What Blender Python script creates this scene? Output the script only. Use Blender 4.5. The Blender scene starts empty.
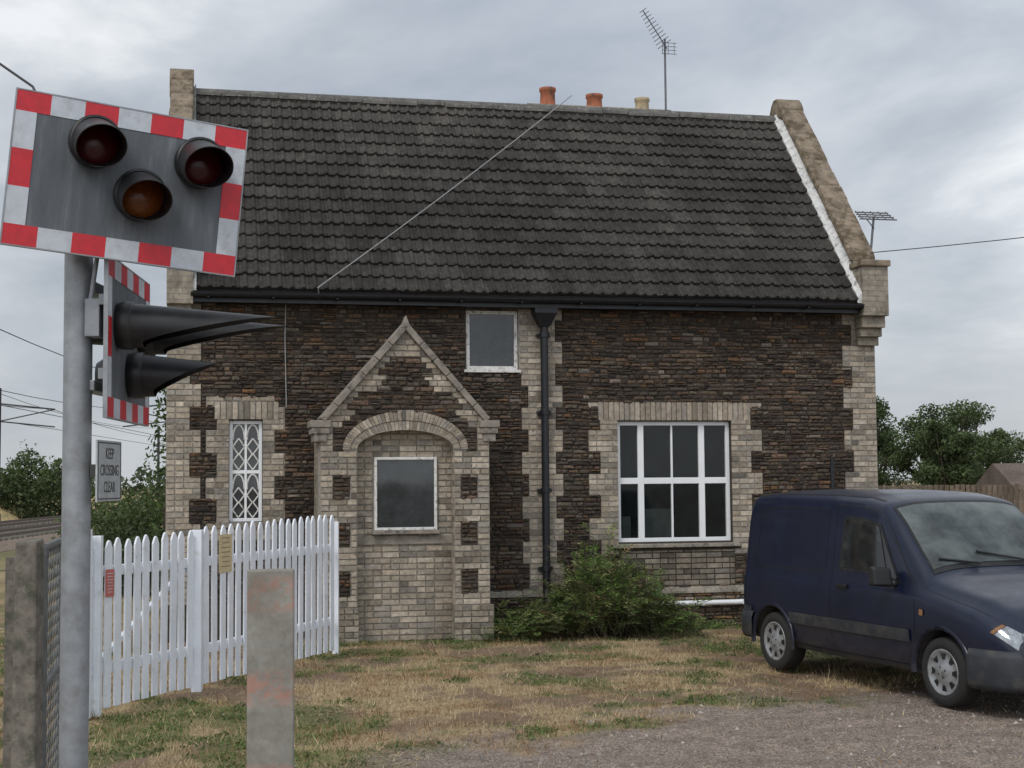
import bpy, math, random, bmesh
import numpy as np
from mathutils import Vector, Matrix, noise
random.seed(7); np.random.seed(7)
R=random.random
def ru(a,b): return a+(b-a)*random.random()
sc=bpy.context.scene
COL=sc.collection

# ---------------------------------------------------------------- helpers
def empty(name,loc=(0,0,0),rz=0):
    o=bpy.data.objects.new(name,None); COL.objects.link(o)
    o.location=loc; o.rotation_euler=(0,0,rz); return o

class MB:
    def __init__(s): s.v=[];s.f=[];s.c=[];s.m=[]
    def quad(s,p,col=(1,1,1),m=0):
        b=len(s.v); s.v+= [tuple(q) for q in p]; s.c+=[col]*len(p)
        s.f.append(tuple(range(b,b+len(p)))); s.m.append(m)
    def box(s,x0,x1,y0,y1,z0,z1,col=(1,1,1),m=0):
        b=len(s.v)
        s.v+=[(x0,y0,z0),(x1,y0,z0),(x1,y1,z0),(x0,y1,z0),(x0,y0,z1),(x1,y0,z1),(x1,y1,z1),(x0,y1,z1)]
        s.c+=[col]*8
        for f in [(0,3,2,1),(4,5,6,7),(0,1,5,4),(1,2,6,5),(2,3,7,6),(3,0,4,7)]:
            s.f.append(tuple(b+i for i in f)); s.m.append(m)
    def hexa(s,p,col=(1,1,1),m=0):
        b=len(s.v); s.v+=[tuple(q) for q in p]; s.c+=[col]*8
        for f in [(0,3,2,1),(4,5,6,7),(0,1,5,4),(1,2,6,5),(2,3,7,6),(3,0,4,7)]:
            s.f.append(tuple(b+i for i in f)); s.m.append(m)
    def prism_x(s,prof,x0,x1,col=(1,1,1),m=0):
        n=len(prof); b=len(s.v)
        s.v+=[(x0,y,z) for y,z in prof]+[(x1,y,z) for y,z in prof]; s.c+=[col]*(2*n)
        s.f.append(tuple(b+i for i in range(n))); s.m.append(m)
        s.f.append(tuple(b+n+i for i in reversed(range(n)))); s.m.append(m)
        for i in range(n):
            j=(i+1)%n; s.f.append((b+i,b+n+i,b+n+j,b+j)); s.m.append(m)
    def prism_y(s,prof,y0,y1,col=(1,1,1),m=0):
        n=len(prof); b=len(s.v)
        s.v+=[(x,y0,z) for x,z in prof]+[(x,y1,z) for x,z in prof]; s.c+=[col]*(2*n)
        s.f.append(tuple(b+i for i in range(n))); s.m.append(m)
        s.f.append(tuple(b+n+i for i in reversed(range(n)))); s.m.append(m)
        for i in range(n):
            j=(i+1)%n; s.f.append((b+i,b+n+i,b+n+j,b+j)); s.m.append(m)
    def tube(s,pts,r,n=8,col=(1,1,1),m=0,r2=None):
        for a,c in zip(pts[:-1],pts[1:]):
            a=Vector(a);c=Vector(c); d=(c-a)
            if d.length<1e-6: continue
            d.normalize(); u=d.orthogonal().normalized(); w=d.cross(u)
            b=len(s.v); rb=r if r2 is None else r2
            for P,rr in((a,r),(c,rb)):
                for i in range(n):
                    t=2*math.pi*i/n
                    s.v.append(tuple(P+(u*math.cos(t)+w*math.sin(t))*rr)); s.c.append(col)
            for i in range(n):
                j=(i+1)%n; s.f.append((b+i,b+j,b+n+j,b+n+i)); s.m.append(m)
            s.f.append(tuple(b+i for i in reversed(range(n)))); s.m.append(m)
            s.f.append(tuple(b+n+i for i in range(n))); s.m.append(m)
    def grid(s,P,col=(1,1,1),m=0,closev=False):
        b=len(s.v); ni=len(P); nj=len(P[0])
        for row in P:
            for q in row: s.v.append(tuple(q)); s.c.append(col)
        for i in range(ni-1):
            for j in range(nj if closev else nj-1):
                k=(j+1)%nj
                s.f.append((b+i*nj+j,b+i*nj+k,b+(i+1)*nj+k,b+(i+1)*nj+j)); s.m.append(m)
    def lathe(s,prof,M,n=40,col=(1,1,1),m=0):
        P=[]
        for r,h in prof:
            P.append([M@Vector((r*math.cos(2*math.pi*i/n),r*math.sin(2*math.pi*i/n),h)) for i in range(n)])
        s.grid(P,col,m,True)
    def build(s,name,mats,parent=None,smooth=False,bevel=0):
        me=bpy.data.meshes.new(name); me.from_pydata(s.v,[],s.f)
        if not isinstance(mats,(list,tuple)): mats=[mats]
        for x in mats: me.materials.append(x)
        me.polygons.foreach_set('material_index',s.m)
        ca=me.color_attributes.new('Col','FLOAT_COLOR','POINT')
        arr=np.ones((len(s.v),4),dtype=np.float32); arr[:,:3]=np.array(s.c,dtype=np.float32).reshape(-1,3)
        ca.data.foreach_set('color',arr.ravel())
        if smooth: me.polygons.foreach_set('use_smooth',[True]*len(s.f))
        me.update()
        o=bpy.data.objects.new(name,me); COL.objects.link(o)
        if parent: o.parent=parent
        if bevel:
            b=o.modifiers.new('bev','BEVEL'); b.width=bevel; b.segments=2; b.limit_method='ANGLE'
        return o

# ---------------------------------------------------------------- materials
def newmat(name):
    m=bpy.data.materials.new(name); m.use_nodes=True
    nt=m.node_tree; return m,nt,nt.nodes['Principled BSDF']
def nd(nt,t,**k):
    n=nt.nodes.new(t)
    for a,b in k.items(): setattr(n,a,b)
    return n
def noise_n(nt,scale,detail=4,rough=.6,coord='Object',vec=None):
    n=nt.nodes.new('ShaderNodeTexNoise'); n.inputs['Scale'].default_value=scale
    n.inputs['Detail'].default_value=detail; n.inputs['Roughness'].default_value=rough
    if vec is None:
        tc=nt.nodes.new('ShaderNodeTexCoord'); vec=tc.outputs[coord]
    nt.links.new(vec,n.inputs['Vector']); return n
def ramp(nt,inp,stops):
    r=nt.nodes.new('ShaderNodeValToRGB'); e=r.color_ramp.elements
    while len(e)<len(stops): e.new(.5)
    for x,(p,c) in zip(e,stops):
        x.position=p; x.color=(c[0],c[1],c[2],1) if isinstance(c,(tuple,list)) else (c,c,c,1)
    nt.links.new(inp,r.inputs[0]); return r
def mix(nt,a,b,fac,mode='MIX'):
    m=nt.nodes.new('ShaderNodeMix'); m.data_type='RGBA'; m.blend_type=mode
    for s,v in((6,a),(7,b),(0,fac)):
        if hasattr(v,'links') or hasattr(v,'is_linked'): nt.links.new(v,m.inputs[s])
        elif s==0: m.inputs[0].default_value=v
        else: m.inputs[s].default_value=(*v,1)
    return m.outputs[2]
def bump(nt,b,h,strength=.3,dist=.01):
    n=nt.nodes.new('ShaderNodeBump'); n.inputs['Strength'].default_value=strength; n.inputs['Distance'].default_value=dist
    nt.links.new(h,n.inputs['Height']); nt.links.new(n.outputs[0],b.inputs['Normal']); return n

def mat_attr(name,rough=.9,ns=25,lo=.7,hi=1.3,bstr=.5,bd=.01,spot=None,big=None,spec=.3):
    m,nt,b=newmat(name)
    at=nt.nodes.new('ShaderNodeAttribute'); at.attribute_name='Col'
    n=noise_n(nt,ns,6,.65)
    r=ramp(nt,n.outputs[0],[(.3,lo),(.7,hi)])
    c=mix(nt,at.outputs['Color'],r.outputs[0],1.0,'MULTIPLY')
    if big:
        n3=noise_n(nt,big[0],4,.6); r3=ramp(nt,n3.outputs[0],[(.35,big[1]),(.65,big[2])])
        c=mix(nt,c,r3.outputs[0],1.0,'MULTIPLY')
    if spot:
        n2=noise_n(nt,spot[1],8,.7); r2=ramp(nt,n2.outputs[0],[(spot[2],0.0),(spot[2]+.07,1.0)])
        c=mix(nt,c,spot[0],r2.outputs[0])
    nt.links.new(c,b.inputs['Base Color']); b.inputs['Roughness'].default_value=rough
    b.inputs['Specular IOR Level'].default_value=spec
    n4=noise_n(nt,ns*2,6,.7); bump(nt,b,n4.outputs[0],bstr,bd)
    return m
def mat_plain(name,col,rough=.6,metal=0,ns=12,var=.15,bstr=.15,dirt=None,spec=.5,coat=0):
    m,nt,b=newmat(name)
    n=noise_n(nt,ns,6,.65)
    r=ramp(nt,n.outputs[0],[(.3,tuple(c*(1-var) for c in col)),(.7,tuple(min(1,c*(1+var)) for c in col))])
    c=r.outputs[0]
    if dirt:
        n2=noise_n(nt,dirt[1],8,.7); r2=ramp(nt,n2.outputs[0],[(dirt[2],0.0),(dirt[2]+dirt[3],1.0)])
        c=mix(nt,c,dirt[0],r2.outputs[0])
    nt.links.new(c,b.inputs['Base Color'])
    rr=ramp(nt,n.outputs[0],[(.2,max(0,rough-.08)),(.8,min(1,rough+.1))]); nt.links.new(rr.outputs[0],b.inputs['Roughness'])
    b.inputs['Metallic'].default_value=metal; b.inputs['Specular IOR Level'].default_value=spec
    b.inputs['Coat Weight'].default_value=coat; b.inputs['Coat Roughness'].default_value=.08
    if bstr: bump(nt,b,noise_n(nt,ns*4,5,.7).outputs[0],bstr,.004)
    return m
def mat_brickproc(name,c1,c2,mortar,bw=.225,bh=.075,ms=.01):
    m,nt,b=newmat(name)
    tc=nt.nodes.new('ShaderNodeTexCoord'); sx=nt.nodes.new('ShaderNodeSeparateXYZ'); nt.links.new(tc.outputs['Object'],sx.inputs[0])
    ad=nd(nt,'ShaderNodeMath',operation='ADD'); nt.links.new(sx.outputs[0],ad.inputs[0]); nt.links.new(sx.outputs[1],ad.inputs[1])
    cb=nt.nodes.new('ShaderNodeCombineXYZ'); nt.links.new(ad.outputs[0],cb.inputs[0]); nt.links.new(sx.outputs[2],cb.inputs[1])
    br=nt.nodes.new('ShaderNodeTexBrick'); br.inputs['Scale'].default_value=1
    br.inputs['Brick Width'].default_value=bw; br.inputs['Row Height'].default_value=bh; br.inputs['Mortar Size'].default_value=ms
    br.inputs['Color1'].default_value=(*c1,1); br.inputs['Color2'].default_value=(*c2,1); br.inputs['Mortar'].default_value=(*mortar,1)
    nt.links.new(cb.outputs[0],br.inputs['Vector'])
    n=noise_n(nt,9,7,.7); r=ramp(nt,n.outputs[0],[(.3,.55),(.7,1.3)])
    c=mix(nt,br.outputs['Color'],r.outputs[0],1.0,'MULTIPLY')
    n2=noise_n(nt,4,8,.7); r2=ramp(nt,n2.outputs[0],[(.52,0.0),(.66,.8)])
    c=mix(nt,c,(.13,.115,.09),r2.outputs[0])
    nt.links.new(c,b.inputs['Base Color']); b.inputs['Roughness'].default_value=.92; b.inputs['Specular IOR Level'].default_value=.2
    bump(nt,b,mix(nt,br.outputs['Fac'],n2.outputs[0],.5),-.5,.01)
    return m

M_stone=mat_attr('carstone',ns=34,lo=.4,hi=1.75,bstr=1.0,bd=.02,big=(1.1,.72,1.3),spec=.4,rough=.8)
M_pebble=mat_attr('pebble',ns=38,lo=.6,hi=1.4)
M_brick=mat_attr('buff_brick',ns=20,lo=.62,hi=1.28,bstr=.6,bd=.007,spot=((.15,.135,.115),8,.61),big=(1.2,.8,1.15))
M_mort_d=mat_plain('mortar_dark',(.050,.038,.028),.95,ns=20,var=.45)
M_mort_l=mat_plain('mortar_light',(.33,.30,.26),.95,ns=14,var=.35)
M_brickp=mat_brickproc('buff_brick_wall',(.36,.31,.245),(.27,.235,.185),(.24,.22,.19))
M_carp=mat_brickproc('carstone_wall',(.075,.052,.037),(.05,.037,.027),(.035,.027,.02),.17,.055,.01)
M_tile=mat_attr('roof_tile',rough=.85,ns=14,lo=.5,hi=1.45,bstr=.6,bd=.006,spot=((.17,.165,.145),38,.625),big=(.45,.72,1.28))
M_ridge=mat_plain('ridge_tile',(.11,.105,.095),.9,ns=8,var=.45,dirt=((.26,.26,.22),15,.56,.1))
M_coping=mat_plain('coping_stone',(.22,.175,.125),.92,ns=6,var=.5,bstr=.6,dirt=((.10,.075,.045),4.5,.50,.10))
M_copp=mat_plain('porch_coping',(.25,.22,.185),.9,ns=7,var=.35,bstr=.5,dirt=((.10,.09,.075),9,.52,.12))
M_white=mat_plain('white_paint',(.80,.81,.82),.45,ns=6,var=.04,bstr=.05,dirt=((.5,.48,.42),9,.66,.15))
M_wfence=mat_plain('fence_white_paint',(.78,.81,.86),.55,ns=4,var=.08,bstr=.15,dirt=((.46,.46,.40),7,.58,.2))
M_flash=mat_plain('flashing_paint',(.60,.60,.58),.7,ns=9,var=.2,dirt=((.2,.19,.17),12,.54,.1))
M_oldframe=mat_plain('peeling_frame',(.66,.65,.62),.75,ns=16,var=.2,dirt=((.25,.22,.17),20,.56,.06))
M_blackp=mat_plain('black_gloss_paint',(.010,.011,.015),.4,ns=10,var=.4)
M_black=mat_plain('black_plastic',(.009,.009,.010),.45,ns=20,var=.4,dirt=((.028,.027,.025),6,.5,.2))
M_rubber=mat_plain('rubber',(.020,.019,.018),.85,ns=30,var=.4)
M_terra=mat_plain('terracotta',(.33,.11,.055),.85,ns=10,var=.25,dirt=((.10,.07,.05),8,.55,.1))
M_cream=mat_plain('cream_clay',(.40,.32,.2),.85,ns=10,var=.25,dirt=((.12,.1,.07),8,.55,.1))
M_galv=mat_plain('galvanised_steel',(.30,.315,.33),.5,metal=.3,ns=9,var=.22,bstr=.08,dirt=((.19,.19,.18),4,.5,.2))
M_alu=mat_plain('aluminium',(.15,.15,.16),.5,metal=.5,ns=10)
M_cable=mat_plain('cable',(.30,.30,.30),.7)
M_cabled=mat_plain('cable_dark',(.04,.04,.045),.7)
M_conc=mat_plain('weathered_concrete',(.17,.15,.125),.92,ns=14,var=.45,bstr=.6,dirt=((.08,.085,.06),9,.50,.12))
M_dark=mat_plain('dark_interior',(.012,.012,.012),.9)
M_curtain=mat_plain('curtain',(.30,.31,.31),.9,ns=3,var=.3)
def mat_glass(name,base,mixf=.55,bs=.12):
    m,nt,b=newmat(name)
    b.inputs['Roughness'].default_value=.04; b.inputs['Specular IOR Level'].default_value=.7
    n=noise_n(nt,5,7,.75); r=ramp(nt,n.outputs[0],[(.35,tuple(c*.7 for c in base)),(.75,tuple(c*2.0 for c in base))]); nt.links.new(r.outputs[0],b.inputs['Base Color'])
    bump(nt,b,noise_n(nt,1.6,1,.4).outputs[0],bs,.02)
    if mixf>0:
        t=nt.nodes.new('ShaderNodeBsdfTransparent'); t.inputs[0].default_value=(.75,.82,.8,1)
        ms=nt.nodes.new('ShaderNodeMixShader'); ms.inputs[0].default_value=mixf
        out=nt.nodes['Material Output']
        nt.links.new(b.outputs[0],ms.inputs[1]); nt.links.new(t.outputs[0],ms.inputs[2]); nt.links.new(ms.outputs[0],out.inputs[0])
    return m
M_glass=mat_glass('window_glass',(.014,.018,.018),.5,.1)
M_glassop=mat_glass('dirty_glass',(.022,.026,.028),0,.12)

# ---------------------------------------------------------------- camera / world
cam=bpy.data.cameras.new('camera'); co=bpy.data.objects.new('camera',cam); COL.objects.link(co)
cam.lens=52.03; cam.sensor_width=36; cam.clip_end=4000; cam.clip_start=.05
co.matrix_world=Matrix.Translation((0,0,2))@Matrix.Rotation(math.radians(90+3.787),4,'X')@Matrix.Rotation(-.0085,4,'Z')
sc.camera=co
sc.view_settings.view_transform='Standard'; sc.view_settings.look='None'; sc.view_settings.exposure=0

w=bpy.data.worlds.new('World'); sc.world=w; w.use_nodes=True; nt=w.node_tree
for n in list(nt.nodes): nt.nodes.remove(n)
out=nt.nodes.new('ShaderNodeOutputWorld')
sky=nt.nodes.new('ShaderNodeTexSky'); sky.sky_type='NISHITA'; sky.sun_disc=False
sky.sun_elevation=math.radians(48); sky.sun_rotation=math.radians(211)
b1=nt.nodes.new('ShaderNodeBackground'); b1.inputs[1].default_value=.1; nt.links.new(sky.outputs[0],b1.inputs[0])
tc=nt.nodes.new('ShaderNodeTexCoord'); sx=nt.nodes.new('ShaderNodeSeparateXYZ'); nt.links.new(tc.outputs['Generated'],sx.inputs[0])
mx=nd(nt,'ShaderNodeMath',operation='MAXIMUM'); nt.links.new(sx.outputs[2],mx.inputs[0]); mx.inputs[1].default_value=0
ad=nd(nt,'ShaderNodeMath',operation='ADD'); nt.links.new(mx.outputs[0],ad.inputs[0]); ad.inputs[1].default_value=.30
dv=nd(nt,'ShaderNodeVectorMath',operation='DIVIDE'); nt.links.new(tc.outputs['Generated'],dv.inputs[0]); nt.links.new(ad.outputs[0],dv.inputs[1])
n1=noise_n(nt,1.7,7,.55,vec=dv.outputs[0]); n1.inputs['Distortion'].default_value=.3
cr=ramp(nt,n1.outputs[0],[(.36,(.33,.37,.43)),(.46,(.43,.465,.515)),(.55,(.54,.57,.61)),(.65,(.76,.78,.80))])
n2=noise_n(nt,.5,3,.5,vec=dv.outputs[0]); cr2=ramp(nt,n2.outputs[0],[(.35,.86),(.65,1.14)])
cc=mix(nt,cr.outputs[0],cr2.outputs[0],1.0,'MULTIPLY')
hz=ramp(nt,sx.outputs[2],[(0.0,1.0),(.18,0.0)])
hf=nd(nt,'ShaderNodeMath',operation='MULTIPLY'); nt.links.new(hz.outputs[0],hf.inputs[0]); hf.inputs[1].default_value=.55
cc=mix(nt,cc,(.66,.69,.72),hf.outputs[0])
ng=nd(nt,'ShaderNodeMath',operation='MULTIPLY_ADD'); nt.links.new(sx.outputs[1],ng.inputs[0]); ng.inputs[1].default_value=-.85; ng.inputs[2].default_value=1.0
mg=nd(nt,'ShaderNodeMath',operation='MAXIMUM'); nt.links.new(ng.outputs[0],mg.inputs[0]); mg.inputs[1].default_value=1.0
zz=nd(nt,'ShaderNodeMath',operation='MULTIPLY_ADD'); nt.links.new(mx.outputs[0],zz.inputs[0]); zz.inputs[1].default_value=.55; nt.links.new(mg.outputs[0],zz.inputs[2])
b2=nt.nodes.new('ShaderNodeBackground'); nt.links.new(cc,b2.inputs[0]); nt.links.new(zz.outputs[0],b2.inputs[1])
ms=nt.nodes.new('ShaderNodeMixShader'); ms.inputs[0].default_value=.92
nt.links.new(b1.outputs[0],ms.inputs[1]); nt.links.new(b2.outputs[0],ms.inputs[2]); nt.links.new(ms.outputs[0],out.inputs[0])
sl=bpy.data.lights.new('sun','SUN'); sl.energy=1.4; sl.angle=math.radians(20); sl.color=(1,.96,.91)
so=bpy.data.objects.new('sun',sl); COL.objects.link(so)
d=Vector((-.45,-.75,.95)).normalized()
so.rotation_euler=d.to_track_quat('Z','Y').to_euler()

# ---------------------------------------------------------------- ground
def nz(x,y,s=1,k=0): return noise.noise(Vector((x*s,y*s,k*7.3)))
def ss(t): t=max(0,min(1,t)); return t*t*(3-2*t)
def gravel(x,y):
    e=11.7+1.2*x if x<.9 else 12.8+.5*(x-.9)
    if x>4.5: e=14.6+(x-4.5)*2
    n=nz(x,y,.7)*1.4+nz(x,y,2.2,1)*1.1+nz(x,y,7,2)*.6
    return ss((e+n-y)/1.6+.5)
def green(x,y):
    g=nz(x,y,.8,3)*1.3+nz(x,y,2.5,4)*1.1-.22
    if x<-1 and y<13.2: g+=.38
    if y>17.6+.2*x: g+=.24
    if x<-9 or y>26: g+=.3
    return ss(g*2.4+.2)
def soil(x,y): return ss(nz(x,y,1.3,5)*2.0+nz(x,y,4,6)*1.4+.38)
def axis(lo,hi,step,far):
    a=list(np.arange(lo,hi+1e-6,step)); s=step
    x=hi
    while x<far: s*=1.25; x+=s; a.append(x)
    s=step; x=lo
    while x>-far: s*=1.25; x-=s; a.insert(0,x)
    return a
xs=axis(-7,7,.07,1500); ys=axis(8.5,21,.07,1500)
def gh(x,y):
    if -9<x<9 and 5<y<24: return nz(x,y,.5,8)*.03+nz(x,y,3,9)*.018+nz(x,y,10,9)*.008-.01
    return -.01
gv=[];gc=[]
for y in ys:
    for x in xs:
        gv.append((x,y,gh(x,y))); gc.append((gravel(x,y),green(x,y),soil(x,y),1))
nx=len(xs); gf=[(j*nx+i,j*nx+i+1,(j+1)*nx+i+1,(j+1)*nx+i) for j in range(len(ys)-1) for i in range(nx-1)]
me=bpy.data.meshes.new('ground'); me.from_pydata(gv,[],gf)
ca=me.color_attributes.new('Col','FLOAT_COLOR','POINT'); ca.data.foreach_set('color',np.array(gc,dtype=np.float32).ravel())
me.polygons.foreach_set('use_smooth',[True]*len(gf))
m,nt,b=newmat('ground_mix')
at=nt.nodes.new('ShaderNodeAttribute'); at.attribute_name='Col'
sp=nt.nodes.new('ShaderNodeSeparateColor'); nt.links.new(at.outputs['Color'],sp.inputs[0])
nf=noise_n(nt,28,6,.75); nm=noise_n(nt,3.5,7,.75)
straw=ramp(nt,nf.outputs[0],[(.3,(.18,.125,.07)),(.5,(.38,.285,.165)),(.7,(.54,.42,.26))]).outputs[0]
grn=ramp(nt,nf.outputs[0],[(.3,(.05,.065,.022)),(.7,(.17,.19,.075))]).outputs[0]
sol=ramp(nt,nf.outputs[0],[(.3,(.11,.078,.052)),(.7,(.30,.21,.145))]).outputs[0]
vo=nt.nodes.new('ShaderNodeTexVoronoi'); vo.inputs['Scale'].default_value=70; nt.links.new(nt.nodes.new('ShaderNodeTexCoord').outputs['Object'],vo.inputs['Vector'])
gr0=ramp(nt,vo.outputs['Color'],[(.1,(.13,.105,.088)),(.5,(.22,.185,.16)),(.9,(.36,.31,.27))]).outputs[0]
gr=mix(nt,gr0,ramp(nt,nm.outputs[0],[(.32,(.66,.61,.56)),(.5,(1.0,.97,.94)),(.68,(1.4,1.3,1.2))]).outputs[0],1.0,'MULTIPLY')
c=mix(nt,straw,sol,sp.outputs[2])
gm=nd(nt,'ShaderNodeMath',operation='MULTIPLY'); nt.links.new(sp.outputs[1],gm.inputs[0]); gm.inputs[1].default_value=.6
c=mix(nt,c,grn,gm.outputs[0]); c=mix(nt,c,gr,sp.outputs[0])
nt.links.new(c,b.inputs['Base Color']); b.inputs['Roughness'].default_value=.95; b.inputs['Specular IOR Level'].default_value=.15
bump(nt,b,mix(nt,nf.outputs[0],vo.outputs['Distance'],.4),.8,.02)
me.materials.append(m); g=bpy.data.objects.new('ground',me); COL.objects.link(g)

def in_house(x,y):
    a=math.radians(12.5); X=x*math.cos(a)+(y-20)*math.sin(a); Y=-x*math.sin(a)+(y-20)*math.cos(a)
    return (-4.6<X<5.4 and Y>-.08) or (-2.75<X<-.4 and Y>-1.0)
def tri_mesh(name,V,C,mat,nper):
    n=len(V)//nper
    me=bpy.data.meshes.new(name); me.from_pydata([tuple(v) for v in V],[],[tuple(range(i*nper,i*nper+nper)) for i in range(n)])
    ca=me.color_attributes.new('Col','FLOAT_COLOR','POINT'); A=np.ones((len(C),4),dtype=np.float32); A[:,:3]=C; ca.data.foreach_set('color',A.ravel())
    me.materials.append(mat); return me
def mat_leaf(name,trans=.25):
    m,nt,b=newmat(name)
    at=nt.nodes.new('ShaderNodeAttribute'); at.attribute_name='Col'
    nt.links.new(at.outputs['Color'],b.inputs['Base Color']); b.inputs['Roughness'].default_value=.65; b.inputs['Specular IOR Level'].default_value=.3
    t=nt.nodes.new('ShaderNodeBsdfTranslucent'); nt.links.new(at.outputs['Color'],t.inputs[0])
    ms=nt.nodes.new('ShaderNodeMixShader'); ms.inputs[0].default_value=trans
    nt.links.new(b.outputs[0],ms.inputs[1]); nt.links.new(t.outputs[0],ms.inputs[2]); nt.links.new(ms.outputs[0],nt.nodes['Material Output'].inputs[0])
    return m
M_leaf=mat_leaf('leaf',.3); M_grass=mat_leaf('grass_blade',.2)
V=[];C=[]
for i in range(150000):
    y=9.6+10.2*R()**.9; x=ru(-.36,.40)*y
    if in_house(x,y): continue
    gq=gravel(x,y)
    if R()<gq*.965: continue
    g_=green(x,y); so_=soil(x,y)
    if R()<so_*.78: continue
    cl=nz(x,y,1.7,11)+.4*nz(x,y,6,12)
    if R()<g_*.7: col=np.array((.11,.145,.045))*ru(.6,1.7)
    else: col=np.array((.54,.425,.255) if cl>-.1 else (.37,.235,.125))*ru(.4,1.25)
    L=ru(.02,.075)*(1+1.1*(R()<.09)); a=ru(0,6.28); tl=ru(.25,1.5)
    dx=math.cos(a)*math.sin(tl)*L; dy=math.sin(a)*math.sin(tl)*L; dz=math.cos(tl)*L
    wv=ru(.002,.006); b_=ru(0,6.28); z=gh(x,y)-.003
    V+=[(x-wv*math.cos(b_),y-wv*math.sin(b_),z),(x+wv*math.cos(b_),y+wv*math.sin(b_),z),(x+dx,y+dy,z+dz+.004)]
    C+=[col]*3
# cut clippings lying in clumps
for i in range(110):
    cy=ru(10.5,18.5); cx=ru(-.2,.25)*cy
    if in_house(cx,cy) or gravel(cx,cy)>.7: continue
    rr=ru(.08,.3); cc_=random.choice([(.42,.29,.16),(.56,.45,.28),(.30,.20,.11)])
    for k in range(int(rr*420)):
        a=ru(0,6.28); q=rr*math.sqrt(R()); x=cx+q*math.cos(a)*1.5; y=cy+q*math.sin(a)
        z=gh(x,y)+ru(.005,.03)*(1-q/rr)+.004; L=ru(.05,.13); b_=ru(0,6.28); wv=.0035; col=np.array(cc_)*ru(.5,1.3)
        V+=[(x-wv*math.sin(b_),y+wv*math.cos(b_),z),(x+wv*math.sin(b_),y-wv*math.cos(b_),z),(x+L*math.cos(b_),y+L*math.sin(b_),z+ru(-.003,.02))]; C+=[col]*3
me=tri_mesh('dry_grass',V,np.array(C),M_grass,3); COL.objects.link(bpy.data.objects.new('dry_grass',me))
V=[];C=[]
def leafquad(V,C,p,size,col,up=.5):
    n=Vector((ru(-1,1),ru(-1,1),ru(-1,1)+up)).normalized(); u=n.orthogonal().normalized(); u=Matrix.Rotation(ru(0,6.28),3,n)@u; w_=n.cross(u)
    l=size*ru(.7,1.4); b_=l*ru(.35,.6)
    V+=[p-u*l*.5,p+w_*b_*.5,p+u*l*.5,p-w_*b_*.5]; C+=[col]*4
spots=[]
for i in range(1500):
    y=ru(9.8,19.6); x=ru(-.35,.38)*y
    if in_house(x,y) or gravel(x,y)>.6 or green(x,y)<.5: continue
    spots.append((x,y,ru(.04,.16),ru(.02,.09)))
for i in range(40): spots.append((ru(2.2,3.0),ru(16.9,18.4),ru(.08,.2),ru(.08,.34)))
for i in range(30): spots.append((ru(-3.0,-2.2),ru(17.2,17.9),ru(.08,.2),ru(.06,.25)))
for i in range(190):
    a=math.radians(12.5); X=ru(.9,5.2);Y=ru(-.6,-.1); spots.append((X*math.cos(a)-Y*math.sin(a),20+X*math.sin(a)+Y*math.cos(a),ru(.05,.17),ru(.04,.26)))
for i in range(40):
    a=math.radians(12.5); X=ru(-2.6,0);Y=ru(-1.15,-1.0); spots.append((X*math.cos(a)-Y*math.sin(a),20+X*math.sin(a)+Y*math.cos(a),ru(.04,.1),ru(.03,.13)))
for (x,y,r,h) in spots:
    cb=np.array(random.choice([(.12,.18,.05),(.10,.15,.045),(.17,.20,.07)]))*ru(.6,1.3)
    for k in range(int(14+r*230)):
        a=ru(0,6.28); q=r*math.sqrt(R())*1.2
        p=Vector((x+q*math.cos(a),y+q*math.sin(a),gh(x,y)+.005+h*R()*max(.1,1.1-q/r)))
        leafquad(V,C,p,.03,cb*ru(.6,1.4),.9)
me=tri_mesh('weeds',V,np.array(C),M_leaf,4); COL.objects.link(bpy.data.objects.new('weeds',me))
mb=MB()
for i in range(14000):
    y=9.8+5.5*R(); x=ru(-.2,.38)*y
    if R()>gravel(x,y)+.05: continue
    s=ru(.003,.010)*(1+1.8*(R()<.04)); g_=ru(.12,.42); col=(g_,g_*.88,g_*.77); z=gh(x,y)
    b=len(mb.v); a=ru(0,3)
    for k in range(4): mb.v.append((x+s*math.cos(a+k*1.57)*ru(.7,1.2),y+s*math.sin(a+k*1.57)*ru(.7,1.2),z-.002)); mb.c.append(col)
    mb.v.append((x,y,z+s*.8)); mb.c.append(col)
    for k in range(4): mb.f.append((b+k,b+(k+1)%4,b+4)); mb.m.append(0)
mb.build('gravel_stones',M_pebble)

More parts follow.
